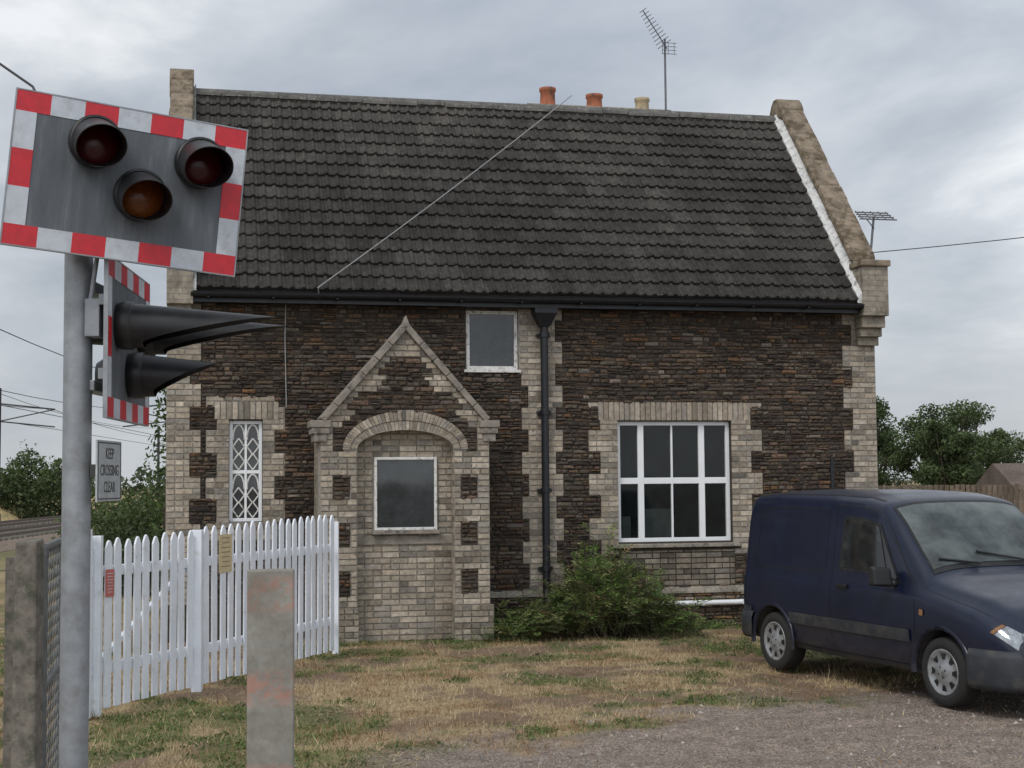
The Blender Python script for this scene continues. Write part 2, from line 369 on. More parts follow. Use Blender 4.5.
# ---------------------------------------------------------------- HOUSE
A=math.radians(12.5)
H=empty('stone_house',(0,20,0),A)
def carcol(x,z):
    rust=max(0,noise.noise(Vector((x*.7,z*1.2,3))))*1.4
    if z>3.8 and x>1.2: rust+=.45
    p=random.choice([(.090,.062,.042),(.075,.053,.038),(.105,.070,.046),(.062,.047,.036),(.095,.076,.058),(.052,.040,.032)])
    k=ru(.55,1.4)
    if R()<.16*rust+.02: p=(.15,.082,.040); k=ru(.6,1.1)
    if R()<.03: p=(.15,.125,.10)
    return tuple(c*k for c in p)
def brcol(x,z):
    p=random.choice([(.415,.355,.28),(.37,.32,.255),(.47,.405,.325),(.32,.285,.24),(.39,.325,.25)])
    k=ru(.7,1.12)
    if R()<.08: k*=.6
    return tuple(c*k for c in p)
def stone(mb,x0,x1,z0,z1,yb,yf,col,ins=.005,j=.004,tilt=0):
    b=len(mb.v); e=ins; t=ru(-tilt,tilt)
    mb.v+=[(x0,yb,z0),(x1,yb,z0+t),(x1,yb,z1+t),(x0,yb,z1)]
    mb.v+=[(x0+e+ru(0,j),yf+ru(-j,j),z0+e+ru(0,j)),(x1-e-ru(0,j),yf+ru(-j,j),z0+e+ru(0,j)+t),(x1-e-ru(0,j),yf+ru(-j,j),z1-e-ru(0,j)+t),(x0+e+ru(0,j),yf+ru(-j,j),z1-e-ru(0,j))]
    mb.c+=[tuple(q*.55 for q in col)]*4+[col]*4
    for f in [(4,5,6,7),(0,1,5,4),(1,2,6,5),(2,3,7,6),(3,0,4,7)]: mb.f.append(tuple(b+i for i in f)); mb.m.append(0)
def rubble(mb,x0,x1,z0,z1,yw,col):
    # irregular knobbly stone: 8-gon outline, inset front with a raised off-centre boss
    b=len(mb.v); w=x1-x0; h=z1-z0; cx=(x0+x1)/2; cz=(z0+z1)/2
    c1=min(w*.3,.025); c2=h*.28
    base=[(x0+c1*R(),z0),(x1-c1*R(),z0),(x1,z0+c2*R()),(x1,z1-c2*R()),(x1-c1*R(),z1),(x0+c1*R(),z1),(x0,z1-c2*R()),(x0,z0+c2*R())]
    dpt=ru(.004,.034); k=len(base)
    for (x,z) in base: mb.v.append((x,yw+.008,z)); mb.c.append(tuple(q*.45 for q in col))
    for (x,z) in base:
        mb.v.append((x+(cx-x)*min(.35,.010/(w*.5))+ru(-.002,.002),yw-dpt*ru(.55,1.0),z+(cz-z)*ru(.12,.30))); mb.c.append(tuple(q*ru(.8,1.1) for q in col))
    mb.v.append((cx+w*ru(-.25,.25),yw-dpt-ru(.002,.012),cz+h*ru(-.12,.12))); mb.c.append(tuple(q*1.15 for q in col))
    for i in range(k):
        j=(i+1)%k
        mb.f.append((b+i,b+j,b+k+j,b+k+i)); mb.m.append(0)
        mb.f.append((b+k+i,b+k+j,b+2*k)); mb.m.append(0)
def segs(typ,kind,x0,x1,z,st=.02):
    out=[];s=None;x=x0+st/2
    while x<x1:
        k=typ(x,z)==kind
        if k and s is None: s=x-st/2
        if not k and s is not None: out.append((s,x-st/2)); s=None
        x+=st
    if s is not None: out.append((s,x1))
    return out
def fill(mb,typ,kind,x0,x1,z0,z1,yw,shade=1.0):
    z=z0; row=0
    while z<z1-.015:
        h=.075 if kind=='b' else ru(.042,.070)
        h=min(h,z1-z); row+=1
        for a,b in segs(typ,kind,x0,x1,z+h/2):
            x=a
            while x<b-.004:
                if kind=='b': l=.225 if R()<.6 else .112
                else: l=ru(.06,.19) if R()<.8 else ru(.16,.30)
                if kind=='b' and x==a and row%2: l=.112
                if b-(x+l)<.05: l=b-x
                if kind=='b':
                    g=.0045
                    stone(mb,x+g,x+l-g,z+g,z+h-g,yw+.004,yw-.010-ru(0,.004),tuple(q*shade for q in brcol(x,z)),.003,.003)
                else:
                    wv=.026*noise.noise(Vector((x*.9,z*1.3,5)))+.010*noise.noise(Vector((x*3.5,z*2,9)))
                    if z>z1-.2 or z<z0+.1: wv*=.3
                    col=tuple(q*shade for q in carcol(x,z)); zz0=z+wv+ru(0,.006); zz1=z+h+wv-ru(-.002,.008)
                    if R()<.22 and l<.22 and h>.05:
                        zm=zz0+(zz1-zz0)*ru(.4,.6)
                        rubble(mb,x+.002,x+l-.002,zz0,zm-.002,yw,col); rubble(mb,x+.002,x+l-.002,zm+.002,zz1,yw,tuple(q*shade for q in carcol(x,z)))
                    else: rubble(mb,x+.002,x+l-.002,zz0,zz1,yw,col)
                x+=l
        z+=h
def tooth(z,p=.3,ph=0): return int((z+ph)//p)%2
OPEN=[(-3.763,-3.329,1.51,2.833),(-.631,.097,3.51,4.326),(1.474,3.128,1.155,2.824)]
ZT=4.5
def wtyp(x,z):
    for a,b,c,d in OPEN:
        if a<=x<=b and c<=z<=d: return None
    if -3.95<x<-3.14 and 2.833<z<3.075: return 's'
    if 1.20<x<3.40 and 2.824<z<3.09: return 's'
    if 1.36<x<3.24 and 1.06<z<=1.155: return None
    if 1.50<x<3.15 and .56<z<1.06: return 'a'
    t=tooth(z)
    if x<-4.557+(.29 if t else .43): return 'b'
    if x>5.332-(.36 if t else .50): return 'b'
    if 1.3<z<3.12 and (-4.055+(.14 if t else 0))<x<(-3.05-(.0 if t else .13)): return 'b'
    if 1.0<z<3.09 and (1.062+(.17 if t else 0))<x<1.474: return 'b'
    if 1.0<z<3.09 and 3.128<x<(3.587-(.17 if t else 0)): return 'b'
    if z>.5 and (.13 if t else .22)<x<(.70 if not t else .60): return 'b'
    if 3.45<z<4.40 and .097<x<.3: return 'b'
    return 'c'
cx=sorted(set([-4.557,5.332]+[v for o in OPEN for v in o[:2]])); cz=sorted(set([0,ZT]+[v for o in OPEN for v in o[2:]]))
mb=MB()
for i in range(len(cx)-1):
    for j in range(len(cz)-1):
        x=(cx[i]+cx[i+1])/2; z=(cz[j]+cz[j+1])/2
        if any(a<x<b and c<z<d for a,b,c,d in OPEN): continue
        mb.box(cx[i],cx[i+1],.0,.35,cz[j],cz[j+1])
mb.build('front_wall_core',M_mort_d,H)
mb=MB()
z=0
while z<ZT-.01:
    for a,b in segs(wtyp,'b',-4.557,5.332,z+.0375,.01)+segs(wtyp,'s',-4.557,5.332,z+.0375,.01):
        mb.quad([(a,-.002,z),(b,-.002,z),(b,-.002,min(z+.075,ZT)),(a,-.002,min(z+.075,ZT))])
    z+=.075
mb.build('brick_mortar',M_mort_l,H)
mb=MB(); fill(mb,wtyp,'c',-4.557,5.332,0,ZT,0); mb.build('carstone_walling',M_stone,H)
mb=MB(); fill(mb,wtyp,'b',-4.557,5.332,0,ZT,-.002)
for (a,b,c,d) in [(-3.95,-3.14,2.84,3.07),(1.20,3.40,2.83,3.085)]:
    x=a
    while x<b-.03:
        stone(mb,x+.004,x+.071,c,d,-.0,-.018,brcol(x,c),.003,.002); x+=.0752
fill(mb,lambda x,z:'b','b',1.50,3.15,.56,1.05,-.002,.55)
mb.build('brick_dressings',M_brick,H)
mb=MB(); mb.box(-.35,5.38,-.07,.0,0,.47); mb.box(-4.6,-2.7,-.07,0,0,.47); mb.build('plinth_core',M_mort_d,H)
mb=MB(); fill(mb,lambda x,z:'c','c',-.35,5.38,0,.46,-.075,1.5); mb.build('plinth_stones',M_stone,H)
mb=MB(); 
x=-.35
while x<5.38:
    l=min(ru(.22,.24),5.38-x); k=ru(.6,1.0)
    mb.hexa([(x+.003,-.11,.462),(x+l-.003,-.11,.462),(x+l-.003,.0,.462),(x+.003,.0,.462),(x+.003,-.105,.49),(x+l-.003,-.105,.49),(x+l-.003,-.0,.55),(x+.003,-.0,.55)],tuple(q*k for q in (.30,.27,.22))); x+=l
mb.build('plinth_ledge',M_brick,H)
mb=MB(); mb.tube([(1.72,-.17,.33),(3.42,-.17,.33)],.035,12); mb.tube([(1.72,-.17,.33),(1.72,-.05,.33)],.034,12)
for x in (2.0,2.6,3.2): mb.box(x-.02,x+.02,-.212,-.07,.30,.36)
mb.build('waste_pipe',M_white,H,False)

mb=MB()
prof=[(.351,0),(5.3,0),(5.3,4.5),(2.65,7.55),(.351,4.9)]
mb.prism_x(prof,-4.557,-4.25); mb.prism_x(prof,5.02,5.332); mb.box(-4.25,5.02,4.95,5.3,0,4.5)
mb.build('gable_walls',M_carp,H)
mb=MB(); mb.box(-4.2,5.0,4.6,4.65,0,4.4); mb.box(-4.2,5.0,.36,4.6,.3,.32); mb.box(-4.2,5.0,.36,4.6,4.40,4.42)
mb.box(.9,.95,.36,4.6,.32,4.4); mb.box(-4.2,.9,.36,4.6,3.0,3.02)
mb.build('interior',M_dark,H)

def window(name,x0,x1,z0,z1,yf,fw,vb,hb,fm,gm,d=.05):
    mb=MB()
    mb.box(x0,x0+fw,yf,yf+d,z0,z1);mb.box(x1-fw,x1,yf,yf+d,z0,z1)
    mb.box(x0+fw,x1-fw,yf,yf+d,z0,z0+fw);mb.box(x0+fw,x1-fw,yf,yf+d,z1-fw,z1)
    for x,w_ in vb: mb.box(x-w_/2,x+w_/2,yf+.004,yf+d-.004,z0+fw,z1-fw)
    for z,w_,a,b in hb: mb.box(a,b,yf+.008,yf+d-.008,z-w_/2,z+w_/2)
    mb.build(name+'_frame',fm,H,bevel=.004)
    g=MB(); g.quad([(x0+fw*.5,yf+d*.6,z0+fw*.5),(x1-fw*.5,yf+d*.6,z0+fw*.5),(x1-fw*.5,yf+d*.6,z1-fw*.5),(x0+fw*.5,yf+d*.6,z1-fw*.5)])
    g.build(name+'_glass',gm,H)
window('right_window',1.478,3.124,1.16,2.82,.07,.055,[(1.83,.085),(2.715,.085),(2.28,.025)],[(2.0,.085,1.52,3.08)],M_white,M_glass,.06)
mb=MB(); mb.hexa([(1.38,-.06,1.085),(3.22,-.06,1.085),(3.22,.1,1.085),(1.38,.1,1.085),(1.38,-.055,1.13),(3.22,-.055,1.13),(3.22,.1,1.156),(1.38,.1,1.156)]); mb.build('right_window_sill',M_copp,H,bevel=.006)
mb=MB()
def curtain(x0,x1,z0,z1,y,n=40):
    P=[[(x0+(x1-x0)*i/n,y+.03*math.sin(i*1.1)+.01*math.sin(i*2.7),z) for z in (z0,z1)] for i in range(n+1)]
    mb.grid(P)
curtain(1.5,1.62,1.2,2.8,.3,20)
mb.box(2.1,2.5,.8,.82,1.1,1.6); mb.box(1.55,1.8,.5,.6,1.1,1.5)
mb.build('curtains',M_curtain,H)
window('upper_window',-.625,.09,3.516,4.32,.03,.05,[],[],M_oldframe,M_glassop)
mb=MB(); mb.box(-.66,.12,-.045,.03,3.475,3.512); mb.build('upper_window_sill',M_oldframe,H,bevel=.005)
window('left_window',-3.758,-3.334,1.515,2.828,.06,.045,[(-3.546,.03)],[(2.16,.045,-3.72,-3.37)],M_white,M_glassop)
mb=MB()
for (za,zb) in ((1.565,2.135),(2.185,2.78)):
    for (xa,xb) in ((-3.712,-3.562),(-3.530,-3.38)):
        xm=(xa+xb)/2; h=zb-za; N=8
        for x0_,x1_ in ((xa,xm),(xb,xm)):
            pts=[]
            for i in range(N+1):
                t=i/N; pts.append((x0_+(x1_-x0_)*(1-math.cos(t*math.pi/2)),.07,zb-.2+.19*math.sin(t*math.pi/2)))
            mb.tube(pts,.012,6)
        for q,hh in ((za,h*.36),(za+h*.33,h*.36)):
            for (p0,p1) in (((xa,q+hh/2),(xm,q)),((xm,q),(xb,q+hh/2)),((xa,q+hh/2),(xm,q+hh)),((xm,q+hh),(xb,q+hh/2))):
                mb.tube([(p0[0],.07,p0[1]),(p1[0],.07,p1[1])],.010,6)
mb.build('left_window_tracery',M_oldframe,H)
mb=MB(); mb.box(-3.86,-3.23,-.05,.1,1.44,1.51); mb.build('left_window_sill',M_copp,H,bevel=.006)

# roof
E=Vector((0,-.28,4.50)); T=Vector((0,2.65,7.79)); sd=(T-E); SL=sd.length; sd.normalize(); nn=Vector((0,-sd.z,sd.y))
XL,XR=-4.24,5.0
NC=16; ga=SL/NC; tw=(XR-XL)/31
mb=MB()
def hprof(u):
    d=abs(u-.5)
    return .032*max(0,math.cos(min(1,d/.24)*math.pi/2))
for c in range(NC):
    for t in range(31):
        js=ru(-.009,.009); jn=ru(-.005,.008); k=ru(.72,1.25)
        if R()<.02:k*=1.35
        hl=c/NC
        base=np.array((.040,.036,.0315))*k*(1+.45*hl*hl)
        x0=XL+t*tw; P=[[],[],[],[]]
        for i in range(17):
            u=i/16; x=x0+u*tw*.985; h=hprof((u*2)%1.0001)
            s0=c*ga+js
            for r,(s_,n_) in enumerate(((s0,.0+h*.4),(s0-.003,.044+h+jn),(s0+.02,.050+h+jn),((c+1)*ga+.03,.008+h))):
                q=E+sd*s_+nn*n_; P[r].append((x,q.y,q.z))
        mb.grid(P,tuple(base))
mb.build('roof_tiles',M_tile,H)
mb=MB(); DK=(.03,.028,.026)
mb.hexa([(XL,-.26,4.44),(XR,-.26,4.44),(XR,2.65,7.72),(XL,2.65,7.72),(XL,-.28,4.49),(XR,-.28,4.49),(XR,2.65,7.785),(XL,2.65,7.785)],DK)
mb.hexa([(XL,2.65,7.70),(XR,2.65,7.70),(XR,5.6,4.40),(XL,5.6,4.40),(XL,2.65,7.84),(XR,2.65,7.84),(XR,5.6,4.5),(XL,5.6,4.5)],(.05,.046,.04))
mb.build('roof_deck',mat_attr('roof_underlay'),H)
mb=MB(); x=XL
while x<XR-.02:
    l=min(.42,XR-x); jz=ru(-.012,.012); P=[]
    for i in range(9):
        a=math.pi*i/8; P.append([(x+.006,2.65-.135*math.cos(a),7.76+jz+.115*math.sin(a)),(x+l-.006,2.65-.135*math.cos(a),7.76+jz+ru(-.004,.004)+.115*math.sin(a))])
    mb.grid(P); x+=l
mb.tube([(XL,2.65,7.78),(XR,2.65,7.78)],.105,12)
mb.build('ridge_tiles',M_ridge,H)
mb=MB(); mb.box(XL,XR,-.26,-.235,4.34,4.47); mb.box(XL,XR,-.235,.0,4.35,4.37)
mb.build('fascia',M_blackp,H)
mb=MB(); P=[]
for i in range(9):
    a=math.pi+math.pi*i/8
    P.append([(XL-.02,-.335+.065*math.cos(a),4.455+.06*math.sin(a)),(XR,-.335+.065*math.cos(a),4.455+.06*math.sin(a))])
mb.grid(P)
for i in range(12):
    x=XL+.2+i*.82; mb.box(x-.012,x+.012,-.40,-.26,4.385,4.40)
mb.build('gutter',M_blackp,H)
mb=MB(); X0=.43
mb.hexa([(X0-.07,-.17,4.10),(X0+.07,-.17,4.10),(X0+.07,-.03,4.10),(X0-.07,-.03,4.10),(X0-.15,-.24,4.27),(X0+.15,-.24,4.27),(X0+.15,-.02,4.27),(X0-.15,-.02,4.27)])
mb.box(X0-.16,X0+.16,-.25,-.02,4.27,4.39)
mb.tube([(X0,-.10,4.12),(X0,-.10,.55),(X0,-.2,.35)],.052,16)
for z in (3.95,2.9,1.85,.8): mb.tube([(X0,-.10,z),(X0,-.10,z+.07)],.066,16); mb.box(X0-.1,X0+.1,-.06,-.02,z+.01,z+.055)
mb.build('downpipe',M_blackp,H,False,bevel=.004)

def zr(y): return 4.50+(y+.28)*sd.z/sd.y
def parapet(x0,x1,nm):
    mb=MB()
    pr=[(-.02,4.4),(-.02,zr(-.02)+.30),(2.5,zr(2.5)+.30),(2.8,zr(2.5)+.30),(5.32,zr(-.02)+.30),(5.32,4.4)]
    mb.prism_x(pr,x0+.02,x1-.02)
    mb.box(x0-.02,x1+.02,-.36,-.041,4.30,5.0)
    mb.box(x0,x1,-.28,-.041,4.14,4.30); mb.box(x0+.01,x1-.01,-.19,-.041,4.02,4.14); mb.box(x0+.02,x1-.02,-.10,-.041,3.9,4.02)
    mb.build(nm+'_brickwork',M_brickp,H,bevel=.008)
    cb=MB()
    cb.box(x0-.05,x1+.05,-.40,.02,5.0,5.09)
    n=11; ya,yb=.0,2.42
    for side in (0,1):
        for i in range(n):
            a=ya+(yb-ya)*i/n+.005; b=ya+(yb-ya)*(i+1)/n-.005; j=ru(-.012,.012)
            za=zr(a)+.303+j; zb=zr(b)+.303+j
            if side: a,b=5.3-a,5.3-b
            dx=ru(-.01,.01)
            cb.hexa([(x0-.03+dx,a,za),(x1+.03+dx,a,za),(x1+.03+dx,b,zb),(x0-.03+dx,b,zb),(x0-.01+dx,a,za+.11),(x1+.01+dx,a,za+.11),(x1+.01+dx,b,zb+.11),(x0-.01+dx,b,zb+.11)])
    zt=zr(2.42)+.30
    cb.prism_x([(2.425,zt-.03),(2.425,zt+.14),(2.50,zt+.25),(2.58,zt+.32),(2.72,zt+.32),(2.80,zt+.25),(2.875,zt+.14),(2.875,zt-.03)],x0-.03,x1+.03)
    cb.build(nm+'_coping',M_coping,H,bevel=.018)
parapet(-4.54,-4.25,'left_parapet'); parapet(5.02,5.37,'right_parapet')
mb=MB()
for (xa,xb) in ((-4.245,-4.19),(4.93,5.036)):
    a=E+nn*.075; b=T+nn*.075
    n=12
    for i in range(n):
        p=a+(b-a)*(i/n)+(b-a)*.002; q=a+(b-a)*((i+1)/n)
        mb.hexa([(xa,p.y,p.z-.08),(xb,p.y,p.z-.08),(xb,q.y,q.z-.08),(xa,q.y,q.z-.08),(xa,p.y,p.z+ru(0,.01)),(xb,p.y,p.z+.10),(xb,q.y,q.z+.10),(xa,q.y,q.z+ru(0,.01))])
mb.build('verge_flashing',M_flash,H)
mb=MB(); mb.box(1.0,3.3,3.05,3.55,6.0,7.9); mb.box(.95,3.35,3.0,3.6,7.9,8.0); mb.build('chimney_stack',M_brickp,H,bevel=.01)
def pot(x,zt,r,mat,nm):
    mb=MB(); M=Matrix.Translation((x,3.3,8.0)); h=zt-8.0
    mb.lathe([(r*1.12,0),(r*1.12,.03),(r,.05),(r*.94,h-.07),(r*1.08,h-.05),(r*1.08,h),(r*.82,h),(r*.8,h-.2),(0,h-.2)],M,28); mb.build(nm,mat,H,True)
pot(1.36,8.33,.125,M_terra,'pot_a'); pot(2.14,8.26,.13,M_terra,'pot_b'); pot(2.95,8.24,.115,M_cream,'pot_c')
mb=MB(); mb.tube([(3.24,2.95,7.7),(3.24,2.95,9.15)],.018,8)
a=Vector((3.27,2.93,8.98)); b=Vector((2.86,2.9,9.58)); mb.tube([a,b],.009,6)
for i in range(11):
    p=a+(b-a)*(.12+.88*i/10); l=.13-.006*i; v=(b-a).normalized().cross(Vector((0,1,0))); v=(v*.75+Vector((0,.6,0))).normalized()
    mb.tube([p-v*l,p+v*l],.006,5)
for dz in (-.09,-.03,.03,.09): mb.tube([(3.17,2.9,8.98+dz),(3.42,2.9,8.98+dz)],.005,5)
for dx in (.0,.1,.2): mb.tube([(3.18+dx,2.9,8.88),(3.18+dx,2.9,9.08)],.005,5)
mb.build('tv_aerial',M_alu,H)
mb=MB(); mb.tube([(5.36,.12,4.6),(5.36,.12,5.2),(5.42,.1,5.80)],.018,8)
for i in range(4): mb.tube([(5.15+i*.01,.0+i*.07,5.74+.045*i),(5.73-i*.01,.0+i*.07,5.74+.045*i)],.010,6)
for i in range(5):
    x=5.2+.12*i; mb.tube([(x,-.02,5.73),(x,.25,5.90)],.008,5)
mb.tube([(5.42,.1,5.62),(5.25,0,5.75)],.008,5)
mb.build('small_aerial',M_alu,H)
def sag(a,b,s,n=16):
    a=Vector(a);b=Vector(b); return [a+(b-a)*(i/n)-Vector((0,0,s*4*(i/n)*(1-i/n))) for i in range(n+1)]
mb=MB(); mb.tube(sag((-2.66,-.50,4.52),(1.55,2.50,8.02),.04),.0085,5)
mb.tube([(-2.66,-.50,4.52),(-2.62,-.28,4.40)],.0085,5)
mb.tube([(-3.04,-.045,4.38),(-3.05,-.045,3.9),(-3.03,-.045,3.0)],.007,5); mb.build('roof_cable',M_cable,H)

# ---- porch
PX=-1.587; PY=-.9
GS=.90
def phw(z): return 1.08 if z<2.70 else max(0,(3.93-z)*GS)
def inn(X,z,a,b): return z>=2.42 and (X/a)**2+((z-2.42)/b)**2<1
def ptyp(x,z):
    X=x-PX; aX=abs(X); hw=phw(z)
    if aX>hw: return None
    if (z<2.42 and aX<.62) or inn(X,z,.79,.485): return None
    t=tooth(z)
    if z<2.42 and aX<(.80 if t else .71): return 'b'
    if z<2.78 and aX>(.80 if t else .92): return 'b'
    if z<.5: return 'b'
    if z>=2.78 and hw-aX<(.13 if tooth(z,.225) else .30): return 'b'
    if z>3.66: return 'b'
    return 'c'
out=[(PX-1.08,0),(PX-1.08,2.70),(PX,3.93),(PX+1.08,2.70),(PX+1.08,0),(PX+.62,0),(PX+.62,2.42)]
for i in range(1,20):
    a=math.pi*i/20; out.append((PX+.62*math.cos(a),2.42+.25*math.sin(a)))
out+=[(PX-.62,2.42),(PX-.62,0)]
mb=MB(); mb.prism_y(out,PY,PY+.34)
mb.build('porch_core',M_mort_l,H)
mb=MB(); mb.box(PX-1.08,PX-.75,PY+.341,0,0,2.7); mb.box(PX+.75,PX+1.08,PY+.341,0,0,2.7); mb.build('porch_sides',M_brickp,H)
mb=MB(); z=0
while z<3.9:
    for a,b in segs(ptyp,'c',PX-1.1,PX+1.1,z+.0375,.01): mb.quad([(a,PY-.003,z),(b,PY-.003,z),(b,PY-.003,z+.075),(a,PY-.003,z+.075)])
    z+=.075
mb.build('porch_dark_mortar',M_mort_d,H)
mb=MB(); fill(mb,ptyp,'c',PX-1.1,PX+1.1,0,3.9,PY-.003); mb.build('porch_carstone',M_stone,H)
mb=MB(); fill(mb,ptyp,'b',PX-1.1,PX+1.1,0,3.9,PY-.004)
n=44
for ring,(a0,b0,a1,b1,yf) in enumerate(((.62,.25,.70,.365,PY-.016),(.706,.372,.80,.49,PY-.028))):
    for i in range(n):
        t0=math.pi*(i+.06)/n; t1=math.pi*(i+.94)/n; c_=brcol(0,0)
        p=[(PX+a0*math.cos(t0),2.42+b0*math.sin(t0)),(PX+a1*math.cos(t0),2.42+b1*math.sin(t0)),(PX+a1*math.cos(t1),2.42+b1*math.sin(t1)),(PX+a0*math.cos(t1),2.42+b0*math.sin(t1))]
        mb.hexa([(q[0],yf,q[1]) for q in p]+[(q[0],PY+.2,q[1]) for q in p],c_)
for s in (-1,1):
    z=0
    while z<2.4:
        for k in range(2):
            y0=PY+.005+k*.11; c_=brcol(0,0); X=PX+s*.62
            mb.box(min(X,X-s*.006),max(X,X-s*.006),y0,y0+.1,z+.005,z+.07,c_)
        z+=.075
for s in (-1,1):
    xa,xb=(PX-1.12,PX-.6) if s<0 else (PX+.6,PX+1.12)
    fill(mb,lambda x,z:'b','b',xa,xb,0,.45,PY-.05,.85)
    mb.box(xa,xb,PY-.05,PY-.002,0,.45,(.22,.2,.16))
mb.build('porch_brick',M_brick,H)
WI=(-1.969,-1.164,1.40,2.33)
mb=MB(); mb.box(PX-.74,PX+.74,PY+.2,PY+.33,0,2.8); mb.build('porch_infill_core',M_mort_l,H)
def ityp(x,z):
    if WI[0]-.01<x<WI[1]+.01 and WI[2]-.06<z<WI[3]+.02: return None
    X=x-PX
    if abs(X)>.63 or z>2.68: return None
    return 'b'
mb=MB(); fill(mb,ityp,'b',PX-.64,PX+.64,0,2.7,PY+.196,1.0); mb.build('porch_infill_brick',M_brick,H)
window('porch_window',WI[0],WI[1],WI[2],WI[3],PY+.14,.035,[],[],M_oldframe,M_glassop,.045)
mb=MB(); mb.box(WI[0]-.03,WI[1]+.03,PY+.10,PY+.19,WI[2]-.05,WI[2]-.003); mb.box(PX-.64,PX+.64,PY+.17,PY+.195,1.22,1.33); mb.build('porch_sill',M_copp,H,bevel=.005)
mb=MB()
for s in (-1,1):
    a=Vector((PX+s*1.03,0,2.765)); b=Vector((PX,0,3.935)); dr=(b-a); L=dr.length; dr.normalize()
    up=Vector((s*abs(dr.z),0,abs(dr.x)))
    n=6
    for i in range(n):
        p=a+dr*(L*i/n+.003); q=a+dr*(L*(i+1)/n-(.003 if i<n-1 else 0)); j=ru(-.006,.006)
        y0,y1=PY-.07+j,PY+.42
        if i==n-1: q2=Vector((PX,0,3.935+.08/max(.3,abs(dr.x))))
        else: q2=q+up*.08
        p2=p+up*.08
        P=[(p.x,y0,p.z),(q.x,y0,q.z),(q.x,y1,q.z),(p.x,y1,p.z),(p2.x,y0,p2.z),(q2.x,y0,q2.z),(q2.x,y1,q2.z),(p2.x,y1,p2.z)]
        mb.hexa(P)
    X=PX+s*1.08
    mb.box(X-.13,X+.13,PY-.075,PY+.425,2.70,2.79); mb.box(X-.11,X+.11,PY-.06,PY+.42,2.62,2.698); mb.box(X-.08,X+.08,PY-.045,PY+.4,2.52,2.617)
mb.prism_y([(PX-.06,3.97),(PX,4.13),(PX+.06,3.97)],PY-.078,PY+.1)
mb.build('porch_coping',M_copp,H,bevel=.01)
mb=MB()
for s in (-1,1):
    mb.hexa([(PX+s*1.05,PY+.4,2.66),(PX+s*.0,PY+.4,3.84),(PX,0,3.84),(PX+s*1.05,0,2.66),(PX+s*1.05,PY+.4,2.74),(PX,PY+.4,3.92),(PX,0,3.92),(PX+s*1.05,0,2.74)],(.07,.065,.06))
mb.build('porch_roof',M_tile,H)

# ---------------------------------------------------------------- VAN
VN=empty('parked_van',(3.31,16.62,.015),math.atan2(-.934,.356)); VN.scale=(1.06,1.06,1.0)
ST=[
(0.00,.76,.78,.66,.36,.98,1.55,1.72,1.76),
(0.07,.82,.84,.72,.31,1.0,1.63,1.80,1.85),
(0.6,.84,.86,.735,.27,1.0,1.66,1.825,1.88),
(1.6,.84,.86,.735,.25,1.0,1.66,1.82,1.88),
(2.1,.84,.86,.73,.25,1.0,1.65,1.80,1.86),
(2.38,.84,.86,.73,.25,1.0,1.61,1.75,1.81),
(2.60,.84,.86,.735,.25,.99,1.46,1.58,1.65),
(2.85,.84,.86,.75,.25,.98,1.23,1.33,1.41),
(3.08,.84,.86,.76,.25,.96,1.03,1.10,1.16),
(3.3,.84,.86,.74,.26,.92,.98,1.04,1.09),
(3.7,.84,.85,.70,.28,.83,.90,.96,1.00),
(3.93,.81,.81,.66,.28,.74,.82,.87,.91),
(4.06,.74,.74,.58,.28,.64,.72,.77,.80),
(4.12,.66,.66,.50,.30,.56,.62,.66,.68)]
SA=np.array(ST)
def vpar(L):
    o=np.zeros(8)
    for d_ in (-.045,-.02,0,.02,.045): o+=np.array([np.interp(L+d_,SA[:,0],SA[:,k]) for k in range(1,9)])
    return o/5
_c={}
def vsec(L):
    k=round(L,4)
    if k in _c: return _c[k]
    wl,wb,wr,zb,zt,zw,ze,zr_=vpar(L)
    P=[(wl-.06,zb),(wl,zb+.09),(wb+.012,min(.62,zt-.1)),(wb+.004,zt-.06),(wb-.02,zt),(wr+.03,zw),(wr-.035,ze),(wr*.62,zr_-.012),(0,zr_)]
    P=P+[(-P[7][0],P[7][1])]
    _c[k]=np.array(P); return _c[k]
def S(L,v,s=-1):
    P=vsec(L); o=np.zeros(2)
    for d_ in (-.3,-.15,0,.15,.3):
        q=min(max(v+d_,0),8.99); i=int(q); f=q-i; o+=P[i]*(1-f)+P[i+1]*f
    o/=5
    return Vector((L,s*max(o[0],0) if v<8 else 0,o[1]))
M_navy,nt,b=newmat('navy_car_paint')
n=noise_n(nt,3,6,.7); r=ramp(nt,n.outputs[0],[(.35,(.003,.0065,.022)),(.7,(.006,.011,.034))])
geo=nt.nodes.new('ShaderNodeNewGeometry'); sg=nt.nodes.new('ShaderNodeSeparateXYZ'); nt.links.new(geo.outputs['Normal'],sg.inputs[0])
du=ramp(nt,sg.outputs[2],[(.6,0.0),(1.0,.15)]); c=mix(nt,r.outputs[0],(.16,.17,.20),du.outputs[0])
tcv=nt.nodes.new('ShaderNodeTexCoord'); sv=nt.nodes.new('ShaderNodeSeparateXYZ'); nt.links.new(tcv.outputs['Object'],sv.inputs[0])
dl=ramp(nt,sv.outputs[2],[(.3,.5),(.7,.015)]); n5=noise_n(nt,7,9,.8); dm=mix(nt,dl.outputs[0],ramp(nt,n5.outputs[0],[(.40,.1),(.7,1.0)]).outputs[0],1.0,'MULTIPLY')
c=mix(nt,c,(.09,.08,.07),dm)
nt.links.new(c,b.inputs['Base Color']); b.inputs['Coat Weight'].default_value=.25; b.inputs['Coat Roughness'].default_value=.12; b.inputs['Specular IOR Level'].default_value=.35
rr=ramp(nt,n5.outputs[0],[(.3,.28),(.7,.48)]); nt.links.new(rr.outputs[0],b.inputs['Roughness'])
